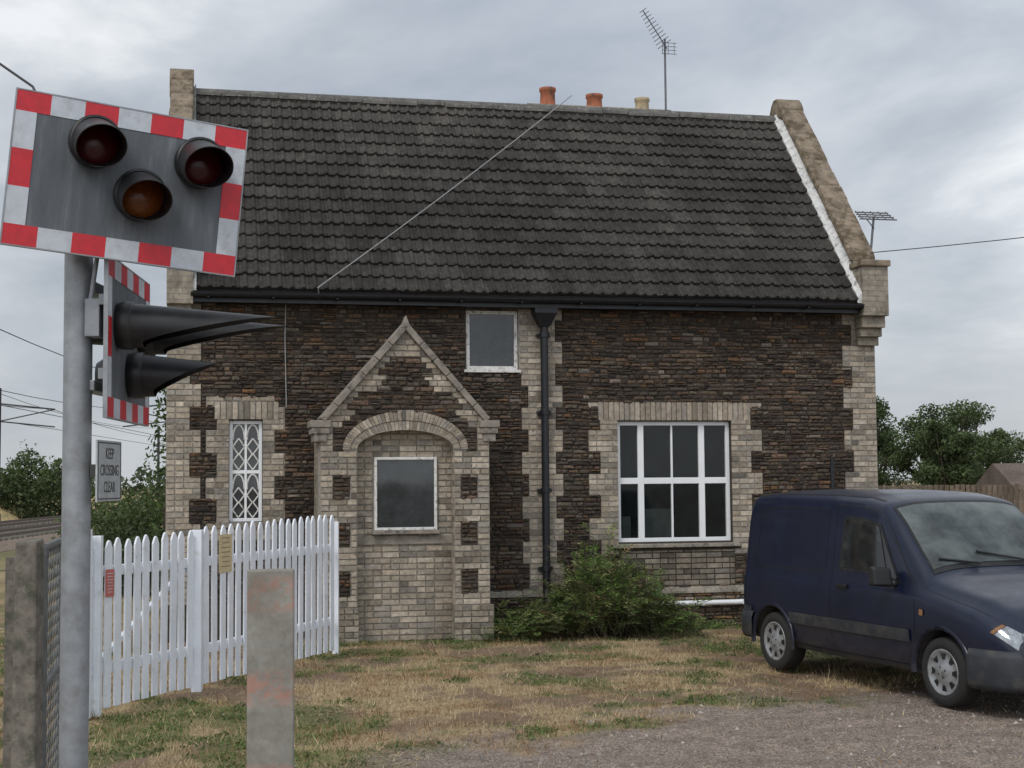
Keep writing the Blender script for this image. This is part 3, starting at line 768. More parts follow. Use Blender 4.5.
M_greypl=mat_plain('grey_bumper_plastic',(.026,.029,.036),.6,ns=10,var=.3,dirt=((.07,.066,.058),6,.5,.2))
M_hub=mat_plain('hubcap_silver',(.33,.34,.35),.45,metal=.4,ns=20,var=.2,dirt=((.12,.1,.08),12,.5,.2))
M_lamp=mat_plain('headlamp_glass',(.34,.36,.38),.1,metal=.5,ns=30,var=.35)
M_amber=mat_plain('amber_lens',(.25,.12,.05),.2)
M_redl=mat_plain('red_lamp_lens',(.2,.01,.01),.2)
Ls=list(np.linspace(0,4.12,150)); vs=list(np.linspace(0,8,45))
bv=[];bf=[]
ring=len(vs)*2-1
for L in Ls:
    rowp=[S(L,v,-1) for v in vs]+[S(L,v,1) for v in reversed(vs[:-1])]
    bv+=[tuple(p) for p in rowp]
for i in range(len(Ls)-1):
    for j in range(ring):
        k=(j+1)%ring; bf.append((i*ring+j,(i+1)*ring+j,(i+1)*ring+k,i*ring+k))
bf.append(tuple(range(ring))); bf.append(tuple((len(Ls)-1)*ring+i for i in reversed(range(ring))))
me=bpy.data.meshes.new('vb'); me.from_pydata(bv,[],bf); me.materials.append(M_navy); me.materials.append(M_black)
me.update()
body=bpy.data.objects.new('vb',me); COL.objects.link(body)
cut=MB()
for ax in (.66,3.31):
    for s in (-1,1):
        M=Matrix.Translation((ax,s*.5,.31))@Matrix.Rotation(math.radians(90*(1 if s<0 else -1)),4,'X')
        cut.lathe([(.0001,0),(.36,0),(.36,.6),(.0001,.6)],M,48,m=1)
cobj=cut.build('cut',[M_navy,M_black])
bm=bmesh.new(); bm.from_mesh(cobj.data); bmesh.ops.remove_doubles(bm,verts=bm.verts,dist=.001); bmesh.ops.recalc_face_normals(bm,faces=bm.faces); bm.to_mesh(cobj.data); bm.free()
bm=bmesh.new(); bm.from_mesh(me); bmesh.ops.recalc_face_normals(bm,faces=bm.faces); bm.to_mesh(me); bm.free()
bo=body.modifiers.new('b','BOOLEAN'); bo.operation='DIFFERENCE'; bo.object=cobj; bo.solver='EXACT'
bpy.context.view_layer.update()
dg=bpy.context.evaluated_depsgraph_get(); nm=bpy.data.meshes.new_from_object(body.evaluated_get(dg))
bpy.data.objects.remove(body); bpy.data.objects.remove(cobj)
nm.name='body_shell'
nm.polygons.foreach_set('use_smooth',[len(p.vertices)<8 for p in nm.polygons])
bodyo=bpy.data.objects.new('body_shell',nm); COL.objects.link(bodyo); bodyo.parent=VN
def patch(mb,c4,off=.004,na=14,nb=10,s=-1):
    P=[]
    for i in range(na+1):
        a=i/na; row=[]
        for j in range(nb+1):
            b_=j/nb
            L=(c4[0][0]*(1-a)+c4[1][0]*a)*(1-b_)+(c4[3][0]*(1-a)+c4[2][0]*a)*b_
            v=(c4[0][1]*(1-a)+c4[1][1]*a)*(1-b_)+(c4[3][1]*(1-a)+c4[2][1]*a)*b_
            p=S(L,v,s); e=.01
            tL=S(L+e,v,s)-S(L-e,v,s); tv=S(L,min(v+.05,7.99),s)-S(L,v-.05,s)
            nrm=tL.cross(tv)
            if nrm.length>1e-9: nrm.normalize()
            if nrm.y*s<0 or (abs(nrm.y)<.2 and nrm.z<0): nrm=-nrm
            row.append(p+nrm*off)
        P.append(row)
    mb.grid(P)
M_carg,nt,b=newmat('van_side_glass'); n=noise_n(nt,3,4,.6); r=ramp(nt,n.outputs[0],[(.4,(.008,.009,.010)),(.7,(.03,.033,.034))]); nt.links.new(r.outputs[0],b.inputs['Base Color']); b.inputs['Roughness'].default_value=.05; b.inputs['Specular IOR Level'].default_value=.6
for s in (-1,1):
    mb=MB()
    patch(mb,[(1.80,4.12),(2.80,4.12),(2.40,5.0),(1.84,5.05)],.004,s=s)
    mb.build('door_rubber',M_black,VN,True)
    mb=MB(); patch(mb,[(1.835,4.18),(2.56,4.18),(2.375,4.93),(1.87,4.98)],.008,s=s); patch(mb,[(2.585,4.18),(2.73,4.18),(2.43,4.86),(2.40,4.92)],.008,s=s)
    mb.build('door_glass',M_carg,VN,True)
    mb=MB(); patch(mb,[(1.0,1.66),(2.92,1.66),(2.92,2.05),(1.0,2.05)],.014,40,4,s=s); patch(mb,[(.1,1.66),(.27,1.66),(.27,2.05),(.1,2.05)],.014,6,4,s=s)
    patch(mb,[(.05,0.1),(.30,0.1),(.27,1.5),(.04,1.5)],.012,6,6,s=s)
    patch(mb,[(1.02,0.05),(2.95,0.05),(2.95,.7),(1.02,.7)],.006,30,4,s=s)
    mb.build('side_moulding',M_greypl,VN,True)
    mb=MB()
    for (L0,v0,L1,v1,w_) in [(1.70,.8,1.70,5.5,.006),(2.99,1.0,2.97,3.7,.006)]:
        patch(mb,[(L0,v0),(L0+w_,v0),(L1+w_,v1),(L1,v1)],.0022,1,24,s=s)
    patch(mb,[(1.70,5.42),(2.40,5.42),(2.40,5.50),(1.70,5.50)],.0022,14,1,s=s)
    patch(mb,[(2.40,5.42),(2.97,4.3),(2.97,4.38),(2.40,5.50)],.0022,14,1,s=s)
    patch(mb,[(.30,4.05),(1.58,4.05),(1.58,4.08),(.30,4.08)],.0022,20,1,s=s); patch(mb,[(.34,5.2),(1.58,5.2),(1.58,5.23),(.34,5.23)],.0022,20,1,s=s)
    patch(mb,[(.30,4.05),(.306,4.05),(.346,5.2),(.34,5.2)],.0022,1,12,s=s); patch(mb,[(1.58,4.05),(1.586,4.05),(1.586,5.2),(1.58,5.2)],.0022,1,12,s=s)
    patch(mb,[(.1,6.15),(2.3,6.15),(2.3,6.28),(.1,6.28)],.0022,30,1,s=s)
    patch(mb,[(3.05,4.55),(3.98,4.55),(3.98,4.60),(3.05,4.60)],.0022,20,1,s=s)
    mb.build('panel_seams',M_black,VN)
    mb=MB(); patch(mb,[(3.93,3.1),(4.085,3.2),(4.08,4.7),(3.97,4.5)],.008,10,8,s=s); mb.build('headlamp',M_lamp,VN,True)
    mb=MB(); patch(mb,[(3.895,3.1),(3.925,3.1),(3.965,4.45),(3.94,4.4)],.008,3,8,s=s); mb.build('indicator',M_amber,VN,True)
    mb=MB(); patch(mb,[(3.06,2.55),(3.11,2.55),(3.11,2.75),(3.06,2.75)],.010,3,3,s=s); mb.build('side_repeater',M_amber,VN,True)
    mb=MB(); patch(mb,[(.0,2.9),(.06,2.9),(.06,4.6),(.0,4.6)],.006,4,8,s=s); mb.build('tail_lamp',M_redl,VN,True)
    mb=MB()
    q=S(1.83,3.3,s); mb.box(q.x-.0,q.x+.16,min(q.y,q.y+s*.03),max(q.y,q.y+s*.03),q.z-.02,q.z+.02); mb.build('door_handle',M_black,VN,bevel=.008)
    mb=MB(); y0=s*.88; y1=s*1.06
    mb.hexa([(2.60,y0,1.00),(2.72,y0,1.00),(2.70,y0,1.17),(2.62,y0,1.17),(2.60,y1,1.01),(2.70,y1,1.01),(2.68,y1,1.19),(2.61,y1,1.19)]); mb.box(2.64,2.72,min(s*.82,s*.885),max(s*.82,s*.885),1.0,1.06)
    o=mb.build('door_mirror',M_black,VN,bevel=.025); o.modifiers['bev'].segments=4
    for ax in (.66,3.31):
        mb=MB(); P=[]
        for i in range(25):
            a=math.radians(-8+196*i/24); row=[]
            for (rr_,yy) in ((.352,.845),(.362,.872),(.395,.876),(.402,.862)):
                row.append((ax+rr_*math.cos(a),s*yy*(1 if ax<3 else .992),.31+rr_*math.sin(a)))
            P.append(row)
        mb.grid(P); mb.build('arch_lip',M_navy,VN,True)
mb=MB()
for s in (-1,1): patch(mb,[(3.06,6.0),(3.06,8.0),(2.43,8.0),(2.43,6.1)],.006,16,16,s=s)
mb.build('windscreen_seal',M_black,VN,True)
mb=MB()
for s in (-1,1): patch(mb,[(3.02,6.1),(3.02,8.0),(2.46,8.0),(2.46,6.22)],.010,16,16,s=s)
M_ws,nt,b=newmat('windscreen'); n=noise_n(nt,1.9,5,.65); r=ramp(nt,n.outputs[0],[(.35,(.018,.024,.023)),(.65,(.12,.14,.135))]); nt.links.new(r.outputs[0],b.inputs['Base Color']); b.inputs['Roughness'].default_value=.05; b.inputs['Specular IOR Level'].default_value=.7
mb.build('windscreen',M_ws,VN,True)
mb=MB()
def surf(L,y):
    best=None
    for v in np.linspace(6,8,25):
        p=S(L,v,-1 if y<0 else 1)
        if best is None or abs(p.y-y)<abs(best.y-y): best=p
    return best
mb.tube([surf(3.05,-.25)+Vector((.02,0,.03)),surf(2.98,-.60)+Vector((.0,0,.035))],.010,6)
mb.tube([surf(3.05,.35)+Vector((.02,0,.03)),surf(2.96,-.18)+Vector((.0,0,.035))],.010,6)
mb.build('wipers',M_black,VN)
def bumper(pts,z0,z1,nm,mat):
    mb=MB(); n=len(pts); P=[]
    prof=[(0,z0),(.03,z0+.0),(.05,z0+.05),(.05,z1-.06),(.03,z1),(-.03,z1+.01)]
    for i,(x,y) in enumerate(pts):
        a=Vector(pts[max(0,i-1)]); b_=Vector(pts[min(n-1,i+1)]); t=(b_-a).normalized(); nrm=Vector((t.y,-t.x))
        P.append([(x+nrm.x*o_,y+nrm.y*o_,z) for o_,z in prof])
    mb.grid(P); return mb.build(nm,mat,VN,True)
half=[(3.68,-.835),(3.8,-.83),(3.93,-.80),(4.03,-.74),(4.10,-.63),(4.14,-.45),(4.16,-.2)]
bumper(half+[(4.165,0)]+[(x,-y) for x,y in reversed(half)],.22,.55,'front_bumper',M_greypl)
halfr=[(.31,.84),(.12,.83),(.0,.78),(-.06,.6),(-.08,.3)]
bumper(halfr+[(-.085,0)]+[(x,-y) for x,y in reversed(halfr)],.30,.58,'rear_bumper',M_greypl)
mb=MB(); mb.box(4.08,4.14,-.36,.36,.57,.66)
for i in range(3): mb.box(4.14,4.15,-.34,.34,.575+.03*i,.59+.03*i)
mb.build('grille',M_black,VN,bevel=.006)
mb=MB(); mb.box(4.21,4.22,-.26,.26,.36,.47); mb.build('number_plate',M_white,VN)
for s in (-1,1):
    mb=MB(); mb.box(4.02,4.135,min(s*.40,s*.66),max(s*.40,s*.66),.565,.70); o=mb.build('headlamp_front',M_lamp,VN,bevel=.03); o.modifiers['bev'].segments=4
for ax in (.66,3.31):
    for s in (-1,1):
        W=MB(); M=Matrix.Translation((ax,s*.70,.30))@Matrix.Rotation(math.radians(90 if s<0 else -90),4,'X')
        W.lathe([(.19,-.05),(.28,-.05),(.298,-.02),(.302,.03),(.302,.09),(.296,.125),(.275,.142),(.235,.148),(.205,.14),(.195,.12)],M,56)
        W.build('tyre',M_rubber,VN,True)
        W=MB(); W.lathe([(.203,.13),(.2,.142),(.185,.138),(.17,.122),(.10,.128),(.065,.145),(.03,.152),(.0005,.153)],M,48)
        W.build('hubcap',M_hub,VN,True)
        W=MB()
        for i in range(8):
            t=i*math.pi/4; P=[]
            for (rr,dt) in ((.112,-.13),(.112,.13),(.165,.2),(.165,-.2)):
                P.append(M@Vector((rr*math.cos(t+dt),rr*math.sin(t+dt),.1315 if rr<.15 else .1265)))
            W.quad(P)
        for i in range(4):
            t=i*math.pi/2+.4; c0=M@Vector((.045*math.cos(t),.045*math.sin(t),.145)); c1=M@Vector((.045*math.cos(t),.045*math.sin(t),.153)); W.tube([c0,c1],.008,8)
        W.build('hub_slots',M_black,VN)
mb=MB(); mb.box(.3,3.9,-.5,.5,.2,.34); mb.build('underbody',M_black,VN)

# ---------------------------------------------------------------- level crossing signal
M_red=mat_plain('retro_red',(.55,.018,.03),.45,ns=20,var=.15,dirt=((.28,.05,.05),8,.6,.2))
M_wht=mat_plain('retro_white',(.53,.56,.60),.5,ns=12,var=.12,dirt=((.34,.35,.35),7,.52,.2))
M_board,nt,b=newmat('grey_board')
tcb=nt.nodes.new('ShaderNodeTexCoord'); mp=nt.nodes.new('ShaderNodeMapping'); mp.inputs['Scale'].default_value=(9,9,1.2); nt.links.new(tcb.outputs['Object'],mp.inputs[0])
n=noise_n(nt,1,8,.75,vec=mp.outputs[0]); r=ramp(nt,n.outputs[0],[(.3,(.065,.072,.08)),(.55,(.11,.122,.135)),(.75,(.20,.215,.23))]); nt.links.new(r.outputs[0],b.inputs['Base Color']); b.inputs['Roughness'].default_value=.6
M_lensr=mat_plain('red_lens',(.07,.005,.006),.15,ns=60,var=.3)
M_lensa=mat_plain('amber_signal_lens',(.20,.055,.008),.15,ns=60,var=.35)
SG=empty('level_crossing_signal',(0,0,0))
mb=MB(); mb.tube([(-2.065,7.02,-.02),(-2.065,7.02,3.50)],.067,32)
mb.tube([(-2.065,7.02,3.50),(-2.065,7.02,3.52)],.07,32)
mb.build('pole',M_galv,SG,True).modifiers.new('e','EDGE_SPLIT')
def board(nm,loc,rz,ry,w_,h_,heads,sb,visor):
    P=empty(nm); P.parent=SG
    P.matrix_local=Matrix.Translation(loc)@Matrix.Rotation(rz,4,'Z')@Matrix.Rotation(ry,4,'Y')
    mb=MB(); mb.box(-w_/2,w_/2,0,.012,-h_/2,h_/2); mb.build('board_plate',M_board,P)
    mr=MB(); mw=MB(); nh=7; bt=.095
    sw=w_/nh
    for i in range(nh):
        t=mr if i%2==0 else mw
        for z0 in (-h_/2,h_/2-bt): t.box(-w_/2+i*sw,-w_/2+(i+1)*sw,-.003,0.0-.0005,z0,z0+bt)
    hh=(h_-2*bt)/3
    for k in range(3):
        t=mw if k%2==0 else mr
        for x0 in (-w_/2,w_/2-bt): t.box(x0,x0+bt,-.003,-.0005,-h_/2+bt+k*hh,-h_/2+bt+(k+1)*hh)
    mr.build('red_stripes',M_red,P); mw.build('white_stripes',M_wht,P)
    fr=MB()
    for (a,b_,c,d_) in ((-w_/2-.006,w_/2+.006,h_/2,h_/2+.006),(-w_/2-.006,w_/2+.006,-h_/2-.006,-h_/2)): fr.box(a,b_,-.005,.016,c,d_)
    fr.box(-w_/2-.006,-w_/2,-.005,.016,-h_/2,h_/2); fr.box(w_/2,w_/2+.006,-.005,.016,-h_/2,h_/2)
    fr.box(-w_/2+.05,w_/2-.05,.0125,.05,-.2,-.15); fr.box(-w_/2+.05,w_/2-.05,.0125,.05,.15,.2)
    fr.build('board_rim',M_galv,P)
    for (hx,hz,kind,vl) in heads:
        mb=MB(); M=Matrix.Translation((hx,-.004,hz))@Matrix.Rotation(math.radians(90),4,'X')
        r_=sb
        mb.lathe([(r_*1.0,0),(r_*1.08,.02),(r_*1.08,.07),(r_*.98,.075)],M,36)
        n=48; outer=[];inner=[]
        def ln(a):
            t=(1+math.sin(a))/2
            if visor=='long': return .07+(vl-.07)*max(0,(t-.12)/.88)**1.1
            return .06+(vl-.06)*t**.7
        for rad,lst in ((1.0,outer),(.965,inner)):
            for q in range(9):
                row=[]
                for i in range(n):
                    a=2*math.pi*i/n; l=ln(a)*q/8
                    tp=1.0 if visor!='long' else 1-.22*(l/vl)
                    drop=-.06*l if visor=='long' else -.34*l
                    row.append((hx+r_*rad*tp*math.cos(a),-.06-l,hz+r_*rad*tp*math.sin(a)+drop))
                lst.append(row)
        mb.grid(outer,closev=True); mb.grid(inner,closev=True)
        mb.grid([outer[-1],inner[-1]],closev=True)
        mb.build('visor',M_black,P,True)
        mb=MB(); mb.lathe([(r_*.96,.062),(r_*.8,.078),(r_*.5,.09),(r_*.2,.096),(.0005,.097)],M,36)
        mb.build('lens',M_lensr if kind=='r' else M_lensa,P,True)
        mb=MB(); mb.lathe([(r_*.9,-.02),(r_*.85,-.12),(r_*.6,-.16),(.0005,-.17)],M,30); mb.build('lamp_housing',M_black,P,True)
    return P
board('front_board',(-1.79,6.86,3.405),math.radians(25),math.radians(5.1),1.07,.715,[(-.175,.165,'r',.27),(.05,-.05,'a',.27),(.315,.15,'r',.27)],.112,'short')
board('side_board',(-1.925,7.42,2.70),math.radians(94),0,1.1,.76,[(-.30,.07,'r',.70),(.30,.09,'r',.70),(.0,-.15,'a',.38)],.108,'long')
mb=MB(); mb.box(-2.08,-1.98,7.0,7.5,2.92,2.97); mb.box(-2.08,-1.98,7.0,7.5,2.45,2.5); mb.box(-2.01,-1.94,6.93,7.1,2.70,2.88)
mb.tube([(-2.065,6.93,3.3),(-2.065,6.93,3.48)],.03,8); mb.box(-2.15,-1.98,6.9,7.12,3.2,3.25)
mb.tube([(-2.0,6.95,2.78),(-1.95,6.93,3.1),(-1.95,6.93,3.2)],.012,8)
mb.build('brackets',M_galv,SG,bevel=.004)
M_sign=mat_plain('sign_plate',(.42,.44,.44),.6,ns=12,var=.15,dirt=((.30,.31,.30),7,.5,.2)); M_txt=mat_plain('sign_black',(.05,.05,.05),.6)
SS=empty('keep_crossing_clear_sign'); SS.matrix_world=Matrix.Translation((-1.945,7.15,2.07))@Matrix.Rotation(math.radians(89),4,'Z')
mb=MB(); mb.box(-.20,.20,0,.008,-.145,.145); mb.build('plate',M_sign,SS)
mb=MB()
for a in ((-.19,.19,.131,.136),(-.19,.19,-.136,-.131)): mb.box(a[0],a[1],-.002,-.0004,a[2],a[3])
mb.box(-.19,-.184,-.002,-.0004,-.131,.131); mb.box(.184,.19,-.002,-.0004,-.131,.131); mb.box(-.15,.15,.009,.05,-.03,.03); mb.build('border',M_txt,SS)
for i,t in enumerate(('KEEP','CROSSING','CLEAR')):
    cu=bpy.data.curves.new('text','FONT'); cu.body=t; cu.size=.075; cu.align_x='CENTER'; cu.align_y='CENTER'; cu.extrude=.0004
    o=bpy.data.objects.new('sign_text',cu); COL.objects.link(o); o.parent=SS; o.location=(0,-.0012,.08-.08*i); o.rotation_euler=(math.radians(90),0,0); o.scale=(.85,1,1); cu.materials.append(M_txt)

# ---------------------------------------------------------------- picket fence
FN=empty('picket_fence')
mb=MB()
def picket(p,d_,w_,z0,z1,th=.02):
    n_=Vector((d_.y,-d_.x,0)); yo=ru(-.004,.004)
    lean=ru(-.014,.014)
    def q(a,b_,z): 
        v=p+d_*a+n_*(b_+yo); return (v.x,v.y,z)
    pr=[(-w_/2,z0),(w_/2,z0),(w_/2+lean,z1-.07),(w_*.22+lean,z1-.015),(lean,z1),(-w_*.22+lean,z1-.015),(-w_/2+lean,z1-.07)]
    b=len(mb.v); n=len(pr)
    mb.v+=[q(a,th/2,z) for a,z in pr]+[q(a,-th/2,z) for a,z in pr]; mb.c+=[(1,1,1)]*(2*n)
    mb.f.append(tuple(b+i for i in range(n))); mb.m.append(0); mb.f.append(tuple(b+n+i for i in reversed(range(n)))); mb.m.append(0)
    for i in range(n): j=(i+1)%n; mb.f.append((b+i,b+n+i,b+n+j,b+j)); mb.m.append(0)
def obox(c0,c1,w_,z0,z1,off=0):
    d_=(c1-c0).normalized(); n_=Vector((d_.y,-d_.x,0)); a=c0+n_*off;b_=c1+n_*off
    P=[a-n_*w_/2,b_-n_*w_/2,b_+n_*w_/2,a+n_*w_/2]
    mb.hexa([(v.x,v.y,z0) for v in P]+[(v.x,v.y,z1) for v in P])
segsF=[(Vector((-3.66,12.95,0)),Vector((-3.10,14.45,0)),11,1.52,1.56),(Vector((-3.04,14.55,0)),Vector((-2.10,17.45,0)),19,1.60,1.64)]
for a,b_,n,h0,h1 in segsF:
    d_=(b_-a).normalized()
    for i in range(n):
        picket(a+(b_-a)*((i+.5)/n),d_,.095,.06+ru(-.01,.01),h0+(h1-h0)*i/n+ru(-.015,.015))
    for z in (.35,1.2): obox(a,b_,.05,z,z+.09,-.037)
for p,z,hw in ((Vector((-3.08,14.50,0)),1.56,.05),(Vector((-2.10,17.58,0)),1.55,.035),(Vector((-3.71,12.86,0)),1.62,.055),(Vector((-3.64,13.02,0)),1.56,.04)):
    mb.box(p.x-hw,p.x+hw,p.y-hw,p.y+hw,0,z)
a=Vector((-3.64,13.0,.4)); b_=Vector((-3.12,14.4,1.2)); n_=Vector((.937,-.35,0))*-.05; mb.tube([a+n_,b_+n_],.03,4)
mb.build('pickets',M_wfence,FN,bevel=.003)
M_yel=mat_plain('yellow_notice',(.60,.50,.30),.5,ns=20,var=.15)
def notice(nm,c0,d_,w_,z0,z1,mat,mark):
    N=empty(nm); n_=Vector((d_.y,-d_.x,0)); m_=MB(); a=c0-d_*w_/2+n_*.022; b_=c0+d_*w_/2+n_*.022
    P=[a,b_,b_-n_*.006,a-n_*.006]; m_.hexa([(v.x,v.y,z0) for v in P]+[(v.x,v.y,z1) for v in P]); m_.build('plate',mat,N)
    t=MB()
    for k in range(7):
        z=z1-.04-k*(z1-z0-.05)/7; l=w_*ru(.25,.38); a=c0-d_*l+n_*.0235; b_=c0+d_*l+n_*.0235; t.quad([(a.x,a.y,z),(b_.x,b_.y,z),(b_.x,b_.y,z+.008),(a.x,a.y,z+.008)])
    t.build('lettering',mark,N)
M_mark=mat_plain('faded_print',(.30,.16,.09),.6)
dd=(segsF[1][1]-segsF[1][0]).normalized(); notice('warning_notice',segsF[1][0]+dd*.42,dd,.26,1.12,1.50,M_yel,M_mark)
dd0=(segsF[0][1]-segsF[0][0]).normalized(); notice('red_notice',segsF[0][0]+dd0*.22,dd0,.12,1.02,1.26,mat_plain('red_notice',(.5,.14,.12),.5),mat_plain('pale_print',(.6,.5,.5),.6))

# grey post
GP=empty('marker_post',(-1.14,7.0,0),math.radians(7))
mb=MB(); mb.box(-.108,.108,-.05,.05,-.02,1.60)
m,nt,b=newmat('post_weathered')
n=noise_n(nt,6,9,.75); r=ramp(nt,n.outputs[0],[(.3,(.17,.16,.135)),(.55,(.28,.27,.235)),(.75,(.38,.37,.33))])
n2=noise_n(nt,9,6,.7); r2=ramp(nt,n2.outputs[0],[(.42,0.0),(.55,.8)])
tcz=nt.nodes.new('ShaderNodeTexCoord'); sz=nt.nodes.new('ShaderNodeSeparateXYZ'); nt.links.new(tcz.outputs['Object'],sz.inputs[0])
band=nd(nt,'ShaderNodeMath',operation='SINE'); ms_=nd(nt,'ShaderNodeMath',operation='MULTIPLY_ADD'); nt.links.new(sz.outputs[2],ms_.inputs[0]); ms_.inputs[1].default_value=14.5; ms_.inputs[2].default_value=-20.0; nt.links.new(ms_.outputs[0],band.inputs[0])
bandr=ramp(nt,band.outputs[0],[(.2,0.0),(.8,.85)]); fm=mix(nt,r2.outputs[0],bandr.outputs[0],1.0,'MULTIPLY')
c=mix(nt,r.outputs[0],(.44,.19,.13),fm)
n3=noise_n(nt,2.6,6,.7); r3=ramp(nt,n3.outputs[0],[(.48,0.0),(.7,.6)]); c=mix(nt,c,(.13,.10,.07),r3.outputs[0])
nt.links.new(c,b.inputs['Base Color']); b.inputs['Roughness'].default_value=.85; bump(nt,b,noise_n(nt,60,5,.7).outputs[0],.3,.004)
mb.build('post_body',m,GP,bevel=.008)

CG=empty('concrete_fence_post',(0,0,0))
mb=MB(); mb.hexa([(-2.68,7.95,0),(-2.54,7.95,0),(-2.54,8.1,0),(-2.68,8.1,0),(-2.67,7.96,1.70),(-2.55,7.96,1.70),(-2.55,8.09,1.72),(-2.67,8.09,1.72)])
mb.build('post',M_conc,CG,bevel=.015)
CG2=empty('concrete_fence_post'); mb=MB(); mb.box(-2.87,-2.79,8.4,8.48,0,1.6); mb.build('post',M_conc,CG2,bevel=.006)
MG=empty('metal_mesh_gate')
mb=MB(); a=Vector((-2.60,8.25,0)); b_=Vector((-3.02,10.2,0)); d_=b_-a
def gp(t,z): v=a+d_*t; return (v.x,v.y,z)
for t in (0,1,.5): mb.tube([gp(t,.12),gp(t,1.66)],.022,8)
for z in (.12,.9,1.66): mb.tube([gp(0,z),gp(1,z)],.022,8)
def clip(ta,tb):
    pa,pb=0,1
    for lim,sg_ in ((0,1),(1,-1)):
        q0=(ta-lim)*sg_; q1=(tb-lim)*sg_
        if q0<0 and q1<0: return None
        if q0<0: pa=max(pa,q0/(q0-q1))
        if q1<0: pb=min(pb,q0/(q0-q1))
    return (pa,pb) if pa<pb else None
for i in range(-14,34):
    for s in (-1,1):
        z0,z1=.12,1.66; ta=i/20; tb=ta+s*.55
        r_=clip(ta,tb)
        if r_:
            pa,pb=r_; mb.tube([gp(ta+(tb-ta)*pa,z0+(z1-z0)*pa),gp(ta+(tb-ta)*pb,z0+(z1-z0)*pb)],.003,4)
mb.build('mesh_panel',mat_plain('dull_steel',(.15,.155,.155),.6,metal=.3,ns=15,var=.3),MG)
WG=empty('wire_fence'); mb=MB()
for k in range(5): mb.tube([(-2.62,8.0,.35+.3*k),(-7,6.5,.35+.3*k)],.004,4)
for k in range(4): mb.box(-3.6-1.1*k-.05,-3.6-1.1*k+.05,7.66-.37*k-.05,7.66-.37*k+.05,0,1.65)
mb.build('wires_and_posts',M_conc,WG)

# ---------------------------------------------------------------- vegetation
def leaves_mesh(name,V,C,parent=None):
    me=tri_mesh(name,V,np.array(C),M_leaf,4); o=bpy.data.objects.new(name,me); COL.objects.link(o)
    if parent: o.parent=parent
    return o
M_bark=mat_plain('bark',(.07,.055,.04),.95,ns=8,var=.4,bstr=.6)
def tree(name,loc,h,wd,base=(.075,.105,.04),leaf=.24,n=7500,trunk=.24):
    T_=empty(name,loc); mb=MB()
    th=h*trunk; r=h*.028
    mb.tube([(0,0,-.1),(ru(-.1,.1),0,th)],r,10,r2=r*.75)
    cl=[]
    for i in range(21):
        a=ru(0,6.28); q=wd/2*ru(.1,.88); zz=ru(th*1.0,h*.93); k=math.sin(max(.2,min(1,(zz-th*.5)/(h*1.06-th*.5)))*math.pi)**.5
        c_=Vector((q*k*math.cos(a),q*k*math.sin(a),zz)); cl.append((c_,wd*ru(.10,.21)))
        mb.tube([(0,0,th*ru(.7,1.0)),tuple(c_*.55+Vector((0,0,th*.3))),tuple(c_)],r*.35,6,r2=r*.15)
    mb.build('trunk_and_limbs',M_bark,T_,True)
    V=[];C=[]
    for i in range(n):
        c_,rr=random.choice(cl)
        d_=Vector((random.gauss(0,1),random.gauss(0,1),random.gauss(0,1))); d_.normalize(); q=rr*(R()**.4)*(1.2 if R()<.1 else 1)
        p=c_+Vector((d_.x*q*1.15,d_.y*q*1.15,d_.z*q*.8))
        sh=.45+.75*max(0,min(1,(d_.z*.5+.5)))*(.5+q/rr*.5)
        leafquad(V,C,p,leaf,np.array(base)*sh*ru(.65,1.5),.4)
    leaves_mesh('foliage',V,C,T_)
random.seed(21)
tree('oak_tree',(34.3,112,0),7.5,7.2)
tree('oak_tree',(28.5,100,0),7.6,6.0,(.07,.10,.035))
tree('oak_tree',(38.5,118,0),6.2,5.5,(.085,.11,.045))
tree('oak_tree',(31.5,128,0),6.6,7.5)
tree('oak_tree',(27,92,0),6.2,4.8)
tree('oak_tree',(25.0,105,0),7.9,5.5)
tree('oak_tree',(30.6,104,0),5.6,5.0,(.085,.11,.05))
def hedge(name,pts,h,wd,n,leaf,base=(.08,.11,.04)):
    V=[];C=[]
    for i in range(n):
        t=R()*(len(pts)-1); k=int(t); f=t-k; p0=Vector(pts[k]); p1=Vector(pts[min(k+1,len(pts)-1)]); c_=p0+(p1-p0)*f
        hh=h*(.72+.45*noise.noise(Vector((c_.x*.22,c_.y*.22,1)))+.28*noise.noise(Vector((c_.x*.9,c_.y*.9,4))))
        a=ru(0,math.pi); q=R()**.3*(1.12 if R()<.08 else 1)
        z=hh*math.sin(a)*q; dx=wd/2*math.cos(a)*q
        d_=(p1-p0); nrm=Vector((d_.y,-d_.x,0)).normalized() if d_.length else Vector((1,0,0))
        p=c_+nrm*dx+Vector((0,0,max(.02,z)))
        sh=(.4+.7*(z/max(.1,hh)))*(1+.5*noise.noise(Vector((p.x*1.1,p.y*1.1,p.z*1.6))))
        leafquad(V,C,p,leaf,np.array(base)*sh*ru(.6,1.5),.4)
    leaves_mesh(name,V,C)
hedge('hedge',[(-36,86,0),(-30,84,0),(-24.5,83,0)],4.4,5,14000,.26)
hedge('hedge',[(-60,140,0),(-30,150,0),(0,160,0),(40,160,0),(110,150,0)],4.2,6,9000,.6,(.08,.105,.06))
hedge('bramble_bush',[(-9.2,33,0),(-7.6,30,0),(-6.0,27,0)],2.9,2.2,12000,.11)
hedge('hedge',[(22,62,0),(30,64,0),(60,70,0)],2.2,2,3000,.25)
T_=empty('young_tree',(-5.25,22.2,0)); mb=MB(); mb.tube([(0,0,0),(.05,0,1.6),(.12,0,3.1)],.025,6); mb.build('stem',M_bark,T_)
V=[];C=[]
